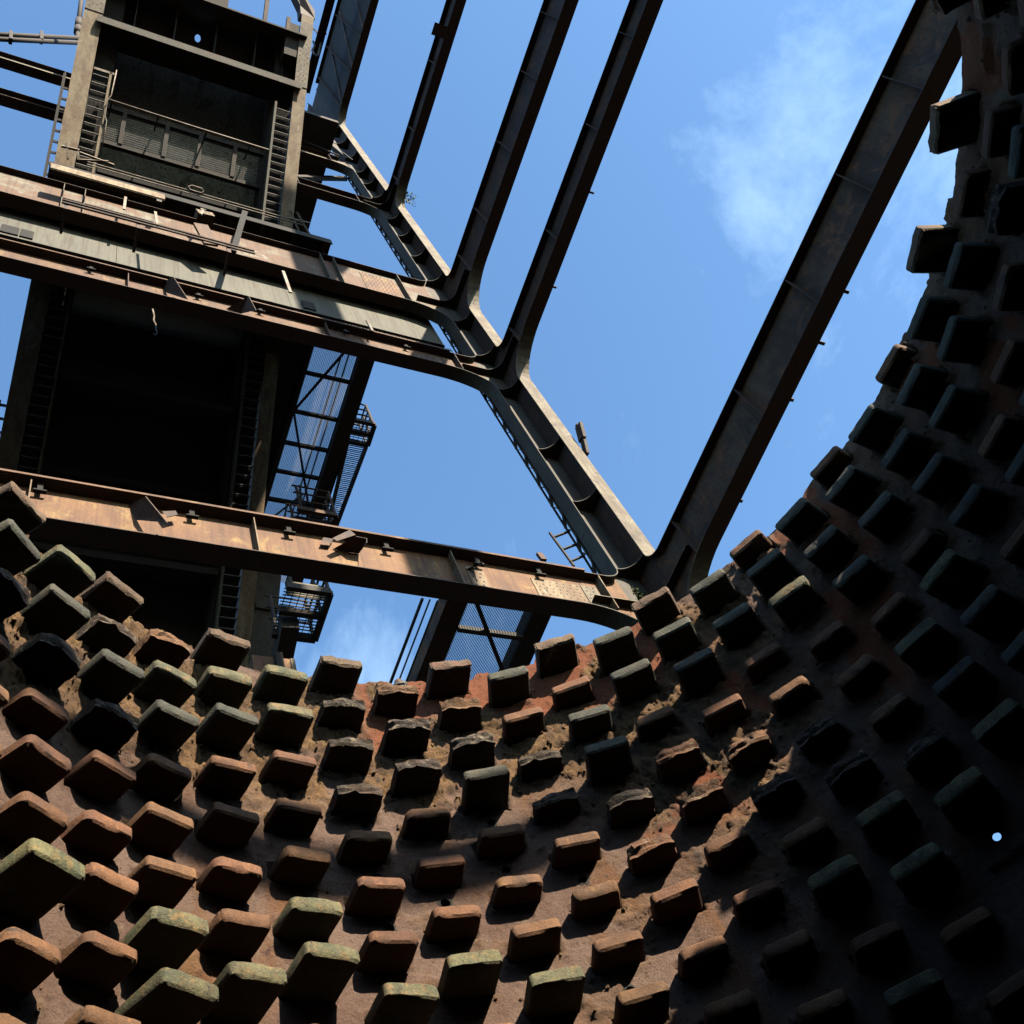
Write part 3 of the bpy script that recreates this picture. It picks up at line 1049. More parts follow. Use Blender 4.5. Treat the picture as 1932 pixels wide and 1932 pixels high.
# the three other corner columns of the frame, outside the picture
for nm, (cx, cy, tx, ty) in {'a': (XC - WX, YC, 0, 0), 'b': (XC, YC - WY, 0, 0), 'c': (XC - WX, YC - WY, 0, 0)}.items():
    mb = MB()
    zt = 36.05
    mb.box(cx - 0.43, cx + 0.43, cy - 0.01, cy + 0.01, FLOOR, zt)
    mb.box(cx - 0.01, cx + 0.01, cy - 0.43, cy + 0.43, FLOOR, zt)
    for s in (-1, 1):
        mb.box(cx + s * 0.43 - 0.01, cx + s * 0.43 + 0.01, cy - FB, cy + FB, FLOOR, zt)
        mb.box(cx - FB, cx + FB, cy + s * 0.43 - 0.01, cy + s * 0.43 + 0.01, FLOOR, zt)
    mb.build('column', M['rust_dark'], frame)

# the lowest cross beam of the far side
mb = MB()
yo = YC - WY
mb.box(XC - WX, XC, yo - 0.008, yo + 0.008, 11.24, 11.52)
ob = mb.build('beam', M['rust_dark'], frame)
for z0_, z1_ in ((11.225, 11.24), (11.52, 11.535)):
    mb = MB()
    mb.box(XC - WX, XC, yo - 0.08, yo + 0.08, z0_, z1_)
    mb.build('beam_flange', M['rust_dark'], ob)

# drilled splice plates on the lowest beam and on the third
def splice(beam, x0, x1, z0, z1, rows_, cols_, mat, r, stagger=True):
    mb = MB()
    yf = YC - 0.0085
    mb.box(x0, x1, yf - 0.010, yf - 0.0005, z0, z1)
    o = mb.build('splice_plate', mat, beam)
    hb = MB()
    for a in range(rows_):
        for b in range(cols_):
            xx = x0 + (x1 - x0) * (b + 0.5 + (0.25 if stagger and a % 2 else 0)) / (cols_ + 0.3)
            zz_ = z0 + (z1 - z0) * (a + 0.5) / rows_
            n = 8
            pts = [V(xx + r * math.cos(q * 2 * math.pi / n), yf - 0.0105, zz_ + r * math.sin(q * 2 * math.pi / n)) for q in range(n)]
            hb.prism(pts, (0, -0.003, 0))  # dark discs stand in for the dark of drilled holes
    hb.build('bolt', M['bolt_black'], o, stuff=True)


b1, b3 = matX['beams'][1], matX['beams'][3]
splice(b1, 6.36, 7.1, 11.1, 11.58, 6, 7, M['tan_paint'], 0.011)
splice(b1, 7.12, 7.36, 11.08, 11.6, 6, 2, M['strip_paint'], 0.015)
splice(b1, 5.42, 5.66, 11.14, 11.6, 5, 2, M['tan_paint'], 0.017)
splice(b3, 6.15, 6.95, 22.6, 24.0, 14, 9, M['rust_orange'], 0.02)
splice(matX['beams'][2], 6.4, 7.1, 19.0, 19.5, 5, 6, M['rust_red'], 0.013)

# rail bar and hanging clips along the top edge of the two lower beams
for k, zz_, xs in ((1, 11.785, (0.3, 1.95, 3.1, 4.35, 5.6, 6.5)), (2, 19.645, (0.6, 2.4, 3.5, 5.1, 6.3))):
    mb = MB()
    mb.box(-4.5, 7.2, YC - FB - 0.03, YC - FB - 0.002, zz_ - 0.02, zz_ + 0.02)
    mb.build('rail_bar', M['rust_red'], matX['beams'][k])
    for x in xs:
        mb = MB()
        zb = zz_ - 0.05
        mb.box(x - 0.03, x + 0.03, YC - 0.085, YC - 0.07, zb - 0.13, zb + 0.02)
        mb.box(x - 0.07, x + 0.07, YC - 0.10, YC - 0.05, zb - 0.15, zb - 0.128)
        mb.build('clip', M['soot'], matX['beams'][k])

# torn brackets left standing on the lower beams
def torn_plate(beam, web_pts, out_pts, reach, mat, extra=()):
    """bent plate: two corners on the web, two standing out of it"""
    mb = MB()
    q = [at_y(*p, YC - 0.012) for p in web_pts] + [at_y(*p, YC - reach) for p in out_pts]
    mb.prism(q, (0.010, 0, 0.008))
    for poly, y in extra:
        mb.prism([at_y(*p, y) for p in poly], (0.006, 0.008, 0.004))
    mb.build('torn_bracket', mat, beam)


def zl1(*pts):
    return [(x * 0.25393, 849.0 + y * 0.25393) for x, y in pts]


def zl6(*pts):
    return [(396.2 + x * 0.1562, 924.5 + y * 0.1562) for x, y in pts]


def zl3(*pts):
    return [(x * 0.39063, 471.7 + y * 0.39063) for x, y in pts]


torn_plate(b1, zl1((1010, 520), (960, 410)), zl1((1080, 345), (1240, 540)), 0.30, M['rust_dark'],
           [(zl1((1205, 455), (1305, 450), (1320, 480), (1240, 500)), YC - 0.12)])
torn_plate(b1, zl6((1480, 715), (1790, 770)), zl6((1890, 640), (1890, 585), (1760, 560)), 0.26, M['rust_dark'],
           [(zl6((1480, 580), (1690, 480), (1760, 540), (1535, 615)), YC - 0.2), (zl6((1370, 570), (1490, 590), (1440, 670), (1330, 655)), YC - 0.06)])
torn_plate(matX['beams'][2], zl3((800, 205), (780, 160)), zl3((836, 128), (908, 240)), 0.35, M['rust_dark'])
torn_plate(matX['beams'][2], zl3((1160, 308), (1092, 285)), zl3((1200, 222), (1236, 290)), 0.35, M['rust_dark'])
torn_plate(b1, zl6((3170, 930), (3090, 960)), zl6((3280, 870), (3300, 900)), 0.22, M['rust_dark'])

# ------------------------------------------------------------------ grey girder between the second and third beams
PY = YC + FB + 0.12
gird = thing('plate_girder', 'pale grey-green plate girder hung under the white and rust beam', 'girder', (3.0, PY, 20.8))
xs = [-5.5, -2.2, 1.05, 4.35, 7.6]
for a, b_ in zip(xs[:-1], xs[1:]):
    mb = MB()
    mb.box(a + 0.004, b_ - 0.004, PY, PY + 0.012, 21.12, 24.56)
    mb.build('web_plate', M['grey_green'], gird)
mb = MB()
mb.box(-5.5, 7.6, PY - 0.02, PY + 0.08, 21.104, 21.119)
mb.build('bottom_flange', M['dark_steel'], gird)
mb = MB()
rf = random.Random(4)
x = 4.4
while x < 7.75:
    mb.bar((x, PY + 0.03, 21.11), (x + rf.uniform(-0.03, 0.03), PY + 0.03, 21.1 - rf.uniform(0.05, 0.30)), 0.010, 0.008)
    x += 0.035
for zq in (21.02, 20.96, 20.90):
    x = 4.4
    while x < 7.7:
        if rf.random() < 0.7:
            mb.bar((x, PY + 0.03, zq), (x + 0.12, PY + 0.03, zq + rf.uniform(-0.02, 0.02)), 0.008, 0.012)
        x += 0.12
mb.build('grating', M['grating'], gird, stuff=True)
for (px, py, w) in ((583, 578, 0.25), (15, 445, 0.3), (48, 452, 0.22)):
    p = at_y(px, py, PY - 0.02)
    mb = MB()
    mb.box(p[0] - w / 2, p[0] + w / 2, PY - 0.03, PY - 0.002, 21.26, 21.26 + 0.42)
    mb.build('bracket_plate', M['soot'], gird)

# ------------------------------------------------------------------ inclined skip bridge behind the frame
BT = 1.15
BZ0 = 35.0
BTH = math.atan(BT)
BC, BS = math.cos(BTH), math.sin(BTH)
BDIR, BNRM = V(0, -BC, BS), V(0, BS, BC)


def bp_(x, s, n=0.0):
    """point of the bridge: x across, s up the slope, n away from the underside"""
    return V(x, 0, BZ0) + BDIR * s + BNRM * n


def bpx(px, py, n=0.0):
    v = ray(px, py)
    P = v * ((BZ0 + n / BC) / (v[2] + BT * v[1]))
    return P[0], float((P - V(0, 0, BZ0) - BNRM * n) @ BDIR)


def bbox(mb, x0, x1, s0, s1, n0, n1):
    c = bp_((x0 + x1) / 2, (s0 + s1) / 2, (n0 + n1) / 2)
    return mb.obox(c, ((x1 - x0) / 2, 0, 0), BDIR * (s1 - s0) / 2, BNRM * (n1 - n0) / 2)


bridge = thing('skip_hoist_bridge', 'dark inclined hoist bridge with two tan girders and inner stairs', 'hoist bridge', bp_(2.36, -26, 0))
SLO = -31.0
for gx0, gx1, stop in ((-0.35, 0.07, -2.0), (4.77, 5.09, -3.75)):
    mb = MB()
    bbox(mb, gx0, gx1, SLO, stop, 0, 0.03)
    xm = (gx0 + gx1) / 2
    bbox(mb, xm - 0.012, xm + 0.012, SLO, stop, 0.03, 1.55)
    bbox(mb, gx0, gx1, SLO, stop, 1.55, 1.58)
    gi = mb.build('girder', M['tan_paint'], bridge)
    for ss in (-6.1 if gx0 > 1 else -5.9,):
        mb = MB()
        bbox(mb, gx0 - 0.003, gx1 + 0.003, ss, ss + 2.1 if gx0 > 1 else -2.0, -0.014, -0.0005)
        sp = mb.build('splice_plate', M['strip_paint'], gi)
        hb = MB()
        for k in range(16):
            for q in (0.2, 0.38, 0.62, 0.8):
                if k % 2 == (q in (0.38, 0.62)):
                    c = bp_(gx0 + (gx1 - gx0) * q, ss + 0.12 + k * 0.085, -0.0145)
                    hb.obox(c, (0.011, 0, 0), BDIR * 0.011, BNRM * 0.004)
        hb.build('rivet', M['bolt_black'], sp, stuff=True)
# stairs on the inner side of each girder
tread_me = None
for sx0, sx1, s_hi, inner in ((0.09, 0.50, -7.5, 0.50), (4.33, 4.75, -6.8, 4.33)):
    st = MB()
    xi0, xi1 = (inner - 0.055, inner) if inner < 2 else (inner, inner + 0.055)
    bbox(st, xi0, xi1, SLO + 8, s_hi, -0.02, 0.20)
    so = st.build('stair_stringer', M['grey_green'] if inner > 2 else M['tan_paint'], bridge)
    if inner < 2:
        a = MB()
        bbox(a, sx0, sx1 + 0.05, s_hi - 0.06, s_hi, -0.02, 0.03)
        a.build('end_bar', M['rail_light'], so)
    xa, xb = (sx0 + 0.002, xi0 - 0.003) if inner < 2 else (xi1 + 0.003, sx1 - 0.002)
    s = s_hi - 0.25
    first = None
    while s > SLO + 8.2:
        if first is None:
            mb = MB()
            w = (xb - xa) / 2
            mb.box(-w, w, -0.115, -0.095, -0.03, 0.012)
            mb.box(-w, w, 0.095, 0.107, -0.025, 0.012)
            for q in range(9):
                yy = -0.075 + q * 0.0205
                mb.box(-w + 0.002, w - 0.002, yy - 0.003, yy + 0.003, -0.012, 0.010)
            for q in range(4):
                xx = -w + 0.04 + q * (2 * w - 0.08) / 3
                mb.box(xx - 0.003, xx + 0.003, -0.094, 0.094, -0.002, 0.007)
            first = mb.mesh('tread', M['grating'])
        o = bpy.data.objects.new('tread', first)
        col.objects.link(o)
        p = bp_((xa + xb) / 2, s, 0.09)
        o.matrix_basis = Matrix.Translation(Vector(p))
        attach(o, so)
        s -= 0.232

# skip trough: side walls and floor sheets between the stairs
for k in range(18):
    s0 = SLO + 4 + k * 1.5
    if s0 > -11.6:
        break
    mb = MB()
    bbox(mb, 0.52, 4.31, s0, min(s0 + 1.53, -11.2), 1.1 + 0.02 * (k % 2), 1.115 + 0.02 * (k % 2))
    mb.build('trough_sheet', M['soot'], bridge)  # shade of the lower trough is put into its colour
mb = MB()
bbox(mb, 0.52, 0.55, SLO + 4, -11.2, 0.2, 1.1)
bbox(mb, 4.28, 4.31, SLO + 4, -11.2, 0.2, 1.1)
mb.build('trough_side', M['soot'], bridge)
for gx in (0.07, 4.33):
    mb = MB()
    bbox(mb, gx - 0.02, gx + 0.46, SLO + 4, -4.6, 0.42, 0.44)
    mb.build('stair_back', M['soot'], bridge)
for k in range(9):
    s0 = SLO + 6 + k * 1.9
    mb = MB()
    bbox(mb, 0.56, 4.27, s0, s0 + 0.14, 0.05 if k % 2 else 0.7, 1.09)  # alternate beams deepened to throw shadow along the trough
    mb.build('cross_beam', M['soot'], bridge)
# two small openings in the trough are bright sky: panels with a gap
# upper floor sheets, grey paint with lap seams
seams = [0.52, 1.45, 2.05, 2.65, 3.5, 4.31]
for s0, s1 in ((-10.1, -8.9), (-8.9, -5.4)):
    for a, b_ in zip(seams[:-1], seams[1:]):
        mb = MB()
        bbox(mb, a + 0.003, b_ - 0.003, s0, s1, 1.20, 1.215)
        bbox(mb, a - 0.03, a + 0.05, s0 - 0.02, s1 + 0.02, 1.216, 1.225)
        fp = mb.build('floor_sheet', M['sheet_grey'], bridge)
        hb = MB()
        for q in range(int((s1 - s0) / 0.12)):
            for xx in (a + 0.05, b_ - 0.05):
                hb.obox(bp_(xx, s0 + 0.06 + q * 0.12, 1.196), (0.012, 0, 0), BDIR * 0.012, BNRM * 0.006)
        hb.build('rivet', M['bolt_black'], fp, stuff=True)
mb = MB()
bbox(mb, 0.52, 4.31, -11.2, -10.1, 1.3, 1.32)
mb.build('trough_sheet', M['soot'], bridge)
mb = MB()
bbox(mb, 0.52, 4.31, -11.22, -11.2, 0.0, 1.3)  # baffle added to hold the trough sheets below it in shadow
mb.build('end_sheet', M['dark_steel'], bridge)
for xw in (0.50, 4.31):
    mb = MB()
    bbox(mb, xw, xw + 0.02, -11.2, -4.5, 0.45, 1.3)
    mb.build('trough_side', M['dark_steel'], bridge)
# head girder across the top with an oval opening
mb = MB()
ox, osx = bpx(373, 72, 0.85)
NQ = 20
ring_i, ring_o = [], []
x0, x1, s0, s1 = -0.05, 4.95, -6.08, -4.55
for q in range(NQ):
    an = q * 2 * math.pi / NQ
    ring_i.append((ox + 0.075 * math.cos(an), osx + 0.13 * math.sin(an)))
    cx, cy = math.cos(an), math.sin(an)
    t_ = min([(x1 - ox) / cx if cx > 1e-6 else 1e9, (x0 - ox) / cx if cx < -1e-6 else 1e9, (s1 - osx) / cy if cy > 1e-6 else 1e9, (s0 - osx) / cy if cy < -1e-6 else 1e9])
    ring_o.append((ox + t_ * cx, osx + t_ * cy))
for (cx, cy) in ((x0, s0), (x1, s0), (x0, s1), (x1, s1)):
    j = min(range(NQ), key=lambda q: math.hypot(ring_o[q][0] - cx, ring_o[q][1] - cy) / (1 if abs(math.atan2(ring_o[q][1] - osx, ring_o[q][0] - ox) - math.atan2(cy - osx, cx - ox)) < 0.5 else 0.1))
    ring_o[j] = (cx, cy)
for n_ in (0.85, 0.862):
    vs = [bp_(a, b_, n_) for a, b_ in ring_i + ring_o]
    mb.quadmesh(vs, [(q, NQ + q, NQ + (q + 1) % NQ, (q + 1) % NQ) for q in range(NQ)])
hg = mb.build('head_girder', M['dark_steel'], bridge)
for s_ in (-6.09, -4.53):
    mb = MB()
    bbox(mb, -0.05, 4.95, s_ - 0.03, s_ + 0.03, -0.10, 0.87)
    bbox(mb, -0.05, 4.95, s_ - (0.16 if s_ < -5 else 0.02), s_ + 0.02, -0.115, -0.10)
    mb.build('flange', M['grey_paint'] if s_ < -5 else M['dark_steel'], hg)
for xx in (0.8, 1.75, 2.75, 3.75, 4.5):
    mb = MB()
    bbox(mb, xx - 0.012, xx + 0.012, -6.07, -4.55, 0.35, 0.849)
    mb.build('stiffener', M['dark_steel'], hg)
mb = MB()
bbox(mb, 0.1, 2.9, -4.5, -2.0, 0.1, 0.12)
mb.build('head_plate', M['dark_steel'], hg)
for xx in (3.85, 4.45):
    mb = MB()
    bbox(mb, xx - 0.05, xx + 0.05, -4.5, -3.0 if xx < 4 else -4.0, 0.0, 0.12)
    mb.build('head_post', M['rust_dark'], hg)
mb = MB()
bbox(mb, 4.42, 4.76, -5.2, -4.15, 0.02, 0.5)
mb.build('head_block', M['dark_steel'], hg)
mb = MB()
mb.prism([bp_(4.74, -3.76, 0.0), bp_(5.12, -3.76, 0.0), bp_(5.14, -3.3, 0.2), bp_(4.6, -2.6, 0.2), bp_(4.35, -2.6, 0.2), bp_(4.74, -3.3, 0.2)], BNRM * 0.3)
mb.build('head_bracket', M['rust_dark'], hg)
# cross gallery of grating with a bright hand pipe
ga = MB()
for n_, s_ in ((-0.30, -9.03), (-0.30, -8.02)):
    bbox(ga, 0.5, 4.33, s_ - 0.05, s_ + 0.05, n_ + 0.85, n_ + 1.0)
go = ga.build('gallery_beam', M['dark_steel'], bridge)
mb = MB()
for k in range(15):
    bbox(mb, 0.52, 4.31, -8.97 + k * 0.062, -8.955 + k * 0.062, 0.60, 0.615)
for k in range(95):
    bbox(mb, 0.53 + k * 0.04, 0.536 + k * 0.04, -8.97, -8.08, 0.602, 0.61)
mb.build('grating', M['grating'], go, stuff=True)
for xx in (0.95, 1.95, 2.75, 3.6):
    mb = MB()
    bbox(mb, xx - 0.05, xx + 0.05, -8.98, -8.07, 0.53, 0.60)
    mb.build('bearer', M['dark_steel'], go)
mb = MB()
xA, sA = bpx(205, 188, 0.0)
xB, sB = bpx(507, 283, 0.0)
mb.tube([bp_(xA, sA, 0.0), bp_((xA + xB) / 2, (sA + sB) / 2 - 0.01, 0.0), bp_(xB, sB, 0.0)], 0.024)
hp = mb.build('hand_pipe', M['rail_light'], bridge, smooth=True)
for q in (0.02, 0.3, 0.6, 0.88):
    mb = MB()
    x_, s_ = xA + (xB - xA) * q, sA + (sB - sA) * q
    mb.bar(bp_(x_, s_, 0.0), bp_(x_, s_ - 0.02, 0.6), 0.035, 0.035)
    mb.build('post', M['dark_steel'], hp)
# pipes and conduit along the left stair
mb = MB()
pts = [bp_(0.56, s_, -0.08) + V(dx, 0, 0) for s_, dx in ((-7.45, 0.02), (-8.2, 0), (-8.35, -0.06), (-8.8, -0.06), (-8.95, 0.0), (-9.9, 0.0))]
mb.tube(pts, 0.014, 6)
mb.build('conduit', M['rail_light'], bridge, smooth=True)
# outer ladder rail on the left of the left girder
mb = MB()
bbox(mb, -0.52, -0.46, -22.0, -16.3, 0.02, 0.10)
lo = mb.build('side_rail', M['dark_steel'], bridge)
mb = MB()
bbox(mb, -0.52, -0.46, -11.4, -7.9, 0.02, 0.10)
lo2 = mb.build('side_rail', M['dark_steel'], bridge)
for k in range(46):
    mb = MB()
    s_ = -21.8 + k * 0.30
    if -16.4 < s_ < -11.4:
        continue
    bbox(mb, -0.46, -0.352, s_ - 0.02, s_ + 0.03, 0.03, 0.07)
    mb.build('rung', M['dark_steel'], lo if s_ < -16 else lo2)
# stay pipes running out to the left
stay = thing('stay_pipe', 'twin dark pipes running out to the left of the girder head', 'pipe', at_y(150, 75, 5.2))
for dy in (0, 9):
    a, b_ = at_y(-60, 62 + dy, 5.2), at_y(152, 72 + dy, 5.2)
    mb = MB()
    mb.tube([a, (a + b_) / 2 - V(0, 0, 0.03), b_], 0.06)
    mb.build('pipe', M['dark_steel'], stay, smooth=True)
for q in (20, 78):
    a, b_ = at_y(q, 63, 5.2), at_y(q, 78, 5.2)
    mb = MB()
    mb.bar(a, b_, 0.15, 0.08)
    mb.build('spacer', M['dark_steel'], stay)
hang = thing('hanging_rod', 'dark vertical rod with shackle beside the left girder', 'rod', at_y(145, 60, 5.3))
mb = MB()
mb.tube([at_y(157, -30, 5.3), at_y(149, 38, 5.3)], 0.075)
ro = mb.build('rod', M['dark_steel'], hang, smooth=True)
for y0, y1, r in ((38, 50, 0.11), (53, 62, 0.12), (62, 76, 0.06)):
    mb = MB()
    mb.tube([at_y(149 - (y0 - 38) * 0.08, y0, 5.3), at_y(149 - (y1 - 38) * 0.08, y1, 5.3)], r, 10)
    mb.build('shackle', M['dark_steel'], ro, smooth=True)
mb = MB()
mb.bar(at_y(148, 38, 5.3), at_y(168, 44, 5.3), 0.2, 0.12)
mb.build('lug', M['dark_steel'], ro)
# bent hand hooks near the right girder head
hk = thing('bent_hook', 'bent dark rods sticking out right of the girder head', 'rod', at_y(592, 80, 4.0))
mb = MB()
mb.tube([at_y(*p, 4.0) for p in ((591, 78), (594, 86), (589, 95), (594, 104), (600, 103), (611, 60), (615, 64))], 0.035, 6)
mb.build('rod', M['dark_steel'], hk)
mb = MB()
mb.tube([at_y(*p, 4.0) for p in ((590, 53), (596, 58), (600, 64))], 0.035, 6)
mb.build('rod', M['dark_steel'], hk)

# ------------------------------------------------------------------ platform on the third beam
ZP = 24.62
plat = thing('service_platform', 'dark service platform resting on the white and rust beam', 'platform', (2.3, 6.6, ZP))
pR = at_z(620, 476, ZP)
pL = at_z(90, 330, ZP)
mb = MB()
mb.box(pL[0], pR[0], YC - 0.30, YC + 1.25, ZP, ZP + 0.05)
dk = mb.build('deck', M['dark_steel'], plat)
for k in range(9):
    mb = MB()
    x = pL[0] + 0.15 + (pR[0] - pL[0] - 0.3) * k / 8
    mb.box(x - 0.04, x + 0.04, YC - 0.28, YC + 1.2, ZP - 0.16, ZP - 0.002)
    mb.build('joist', M['dark_steel'], dk)
mb = MB()
mb.box(pL[0], pR[0], YC - 0.34, YC - 0.305, ZP - 0.14, ZP + 0.16)
mb.build('edge_beam', M['soot'], plat)
mb = MB()
mb.box(-1.6, 7.5, YC + 1.26, YC + 1.3, ZP - 0.05, ZP + 1.25)  # unseen plate, raised and widened to keep sun off the lower bridge
mb.build('kick_plate', M['soot'], plat)
# sunlit channel at its left end
YF = YC - 0.55
a, b_ = at_y(96, 312, YF), at_y(311, 370, YF)
ch = thing('channel_beam', 'peeling tan channel beam lying along the left end of the platform', 'beam', a)
mb = MB()
zc = (a[2] + b_[2]) / 2
mb.box(a[0], b_[0], YF, YF + 0.02, zc - 0.19, zc + 0.17)
mb.build('web', M['tan_paint'], ch)
mb = MB()
mb.box(a[0], b_[0], YF + 0.021, YF + 0.12, zc - 0.21, zc - 0.191)
mb.box(a[0], b_[0], YF + 0.021, YF + 0.12, zc + 0.171, zc + 0.19)
mb.build('flange', M['strip_paint'], ch)
mb = MB()
p = at_y(303, 400, YF)
mb.box(p[0] - 0.05, p[0] + 0.05, YF + 0.03, YF + 0.09, 23.3, zc - 0.22)
mb.build('leg', M['grey_paint'], ch)
# handrail in front of the third beam
YR = YC - 0.62
r0, r1 = at_y(118, 376, YR), at_y(480, 474, YR)
rail = thing('handrail', 'low rusty handrail of two thin bars before the white beam', 'handrail', r0)
zr_ = (r0[2] + r1[2]) / 2
for dz in (0.0, -0.17):
    mb = MB()
    mb.tube([(r0[0], YR, zr_ + dz), (r1[0], YR, zr_ + dz)], 0.022, 6)
    mb.build('bar', M['rust_dark'], rail)
for px, py in ((125, 385), (262, 422), (432, 466)):
    p = at_y(px, py, YR)
    mb = MB()
    mb.box(p[0] - 0.035, p[0] + 0.035, YR + 0.024, YR + 0.05, zr_ - 0.42, zr_ + 0.14)
    mb.build('post', M['rust_dark'], rail)
for px, py in ((125, 385), (262, 422), (432, 466)):
    p = at_y(px, py, YR)
    mb = MB()
    mb.bar((p[0], YR + 0.05, zr_ - 0.40), (p[0], YC - FB - 0.01, zr_ - 0.46), 0.05, 0.04)
    mb.build('arm', M['rust_dark'], rail)
# rods with a long link strung under the bridge end
cab = thing('tie_rods', 'pair of thin tie rods with a long link across the bridge end', 'tie rod', bp_(0.3, -10.1, -0.5))
for d in (0.0, 0.07):
    mb = MB()
    x0, s0 = bpx(165, 305, -0.5)
    x1, s1 = bpx(572, 420, -0.5)
    mb.tube([bp_(x0, s0 - d, -0.5), bp_((x0 + x1) / 2, (s0 + s1) / 2 - d, -0.5), bp_(x1, s1 - d, -0.5)], 0.013, 6)
    mb.build('rod', M['rail_light'], cab)
x0, s0 = bpx(355, 352, -0.52)
x1, s1 = bpx(385, 361, -0.52)
mb = MB()
mb.tube([bp_(x0, s0, -0.52), bp_(x0 + 0.08, s0 + 0.06, -0.52), bp_(x1 - 0.06, s1 + 0.06, -0.52), bp_(x1, s1, -0.52), bp_(x1 - 0.06, s1 - 0.07, -0.52), bp_(x0 + 0.06, s0 - 0.07, -0.52), bp_(x0, s0, -0.52)], 0.016, 6)
mb.build('link', M['rail_light'], cab)
# feet of the girders: gusset bolts and small timbers
for nm, lab, pts in (('foot_strut', 'small pale struts at the foot of the left girder', [((116, 276), (150, 284)), ((125, 270), (128, 300)), ((147, 283), (148, 302)), ((148, 302), (205, 305)), ((150, 288), (215, 312))]),
                     ('foot_strut', 'pale brace bars at the foot of the right girder', [((548, 398), (572, 455)), ((560, 400), (600, 470)), ((545, 412), (585, 422))])):
    P0 = V(*bp_(*bpx(*pts[0][0], -0.35), -0.35))
    t_ = thing(nm, lab, 'brace', P0)
    for (pa, pb) in pts:
        mb = MB()
        mb.bar(bp_(*bpx(*pa, -0.35), -0.35), bp_(*bpx(*pb, -0.35), -0.35), 0.05, 0.05)
        mb.build('bar', M['rail_light'], t_)

# ------------------------------------------------------------------ side gallery of grating, right of the bridge
ZG = 24.9
gal = thing('side_gallery', 'grating side gallery with crossed braces right of the dark bridge', 'walkway', (6.6, 11, ZG))
gx0, gx1, gx2 = 0.2345 * ZG, 0.2785 * ZG, 0.2935 * ZG
gy0, gy1 = 7.4, 15.4
mb = MB()
mb.box(gx1, gx2, gy0, gy1, ZG - 0.30, ZG)
mb.build('outer_beam', M['dark_steel'], gal)
mb = MB()
mb.box(gx0 - 0.08, gx0, gy0, gy1, ZG - 0.2, ZG)
mb.build('inner_beam', M['dark_steel'], gal)
ys = []
for (px, py) in ((640, 715), (620, 787), (590, 843), (555, 892), (560, 948)):
    ys.append(at_z(px, py, ZG)[1])
for y in ys + [gy0 + 0.2]:
    mb = MB()
    mb.box(gx0, gx1, y - 0.04, y + 0.04, ZG - 0.12, ZG - 0.001)
    mb.build('cross_bar', M['dark_steel'], gal)
mb = MB()
mb.box(4.2, gx0 - 0.082, gy0, 14.2, ZG - 0.06, ZG - 0.03)
mb.build('soffit_plate', M['soot'], gal)
diag = [((gx1, ys[0] - 1.5), (gx0, ys[1])), ((gx0, ys[1]), (gx1, ys[3] + 0.9))]
for (a, b_) in diag:
    mb = MB()
    mb.bar((a[0], a[1], ZG - 0.08), (b_[0], b_[1], ZG - 0.08), 0.055, 0.05)
    mb.build('brace', M['dark_steel'], gal)
mb = MB()
k = 0
y = gy0
while y < gy1:
    mb.box(gx0, gx1, y - 0.0035, y + 0.0035, ZG + 0.005, ZG + 0.015)
    y += 0.026
x = gx0 + 0.02
while x < gx1:
    mb.box(x - 0.0035, x + 0.0035, gy0, gy1, ZG + 0.002, ZG + 0.012)
    x += 0.04
mb.build('grating', M['grating'], gal, stuff=True)
for q in range(2):
    mb = MB()
    mb.tube([(gx1 - 0.06 - 0.05 * q, gy0 + 0.3, ZG + 0.5 + q * 0.45), (gx1 - 0.06 - 0.05 * q, gy1, ZG + 0.5 + q * 0.45)], 0.022, 6)
    mb.build('rail', M['dark_steel'], gal)
mb = MB()
for a, b_ in (((0.70, 12.6), (0.95, 13.3)), ((0.35, 13.6), (0.85, 12.9)), ((0.55, 13.2), (0.62, 13.8))):
    mb.tube([(gx0 + (gx1 - gx0) * a[0], a[1], ZG + 0.25), (gx0 + (gx1 - gx0) * b_[0], b_[1], ZG + 0.35)], 0.03, 6)
mb.build('yellow_rail', M['yellow_paint'], gal)


# balconies on the outer side
def balcony(label, x0, x1, y0, y1, z, mat, posts=True, hoop=True, stair=None):
    t_ = thing('balcony', label, 'balcony', ((x0 + x1) / 2, (y0 + y1) / 2, z), 'railed landings right of the hoist bridge')
    mb = MB()
    for a, b_ in (((x0, y0), (x1, y0)), ((x1, y0), (x1, y1)), ((x1, y1), (x0, y1)), ((x0, (y0 + y1) / 2), (x1, (y0 + y1) / 2))):
        mb.bar((*a, z - 0.07), (*b_, z - 0.07), 0.09, 0.14)
    mb.build('edge_beam', mat, t_)
    mb = MB()
    q = y0 + 0.03
    while q < y1:
        mb.box(x0, x1, q - 0.009, q + 0.009, z + 0.003, z + 0.02)
        q += 0.065
    q = x0 + 0.05
    while q < x1:
        mb.box(q - 0.006, q + 0.006, y0, y1, z + 0.001, z + 0.012)
        q += 0.12
    mb.build('grating', M['grating'], t_, stuff=True)
    for h in (0.4, 0.75, 1.1):
        mb = MB()
        mb.tube([(x0, y0 + 0.02, z + h), (x1 - 0.12, y0 + 0.02, z + h), (x1 - 0.03, y0 + 0.03, z + h - 0.03), (x1 - 0.02, y0 + 0.15, z + h), (x1 - 0.02, y1, z + h), (x0, y1, z + h)], 0.024, 6)
        mb.build('rail', mat, t_)
    for (a, b_) in ((x1 - 0.02, y0 + 0.02), (x1 - 0.02, (y0 + y1) / 2), (x1 - 0.02, y1), (x0 + 0.1, y0 + 0.02), (x0 + 0.1, y1)):
        mb = MB()
        mb.box(a - 0.025, a + 0.025, b_ - 0.025, b_ + 0.025, z, z + 1.11)
        mb.build('post', mat, t_)
    return t_


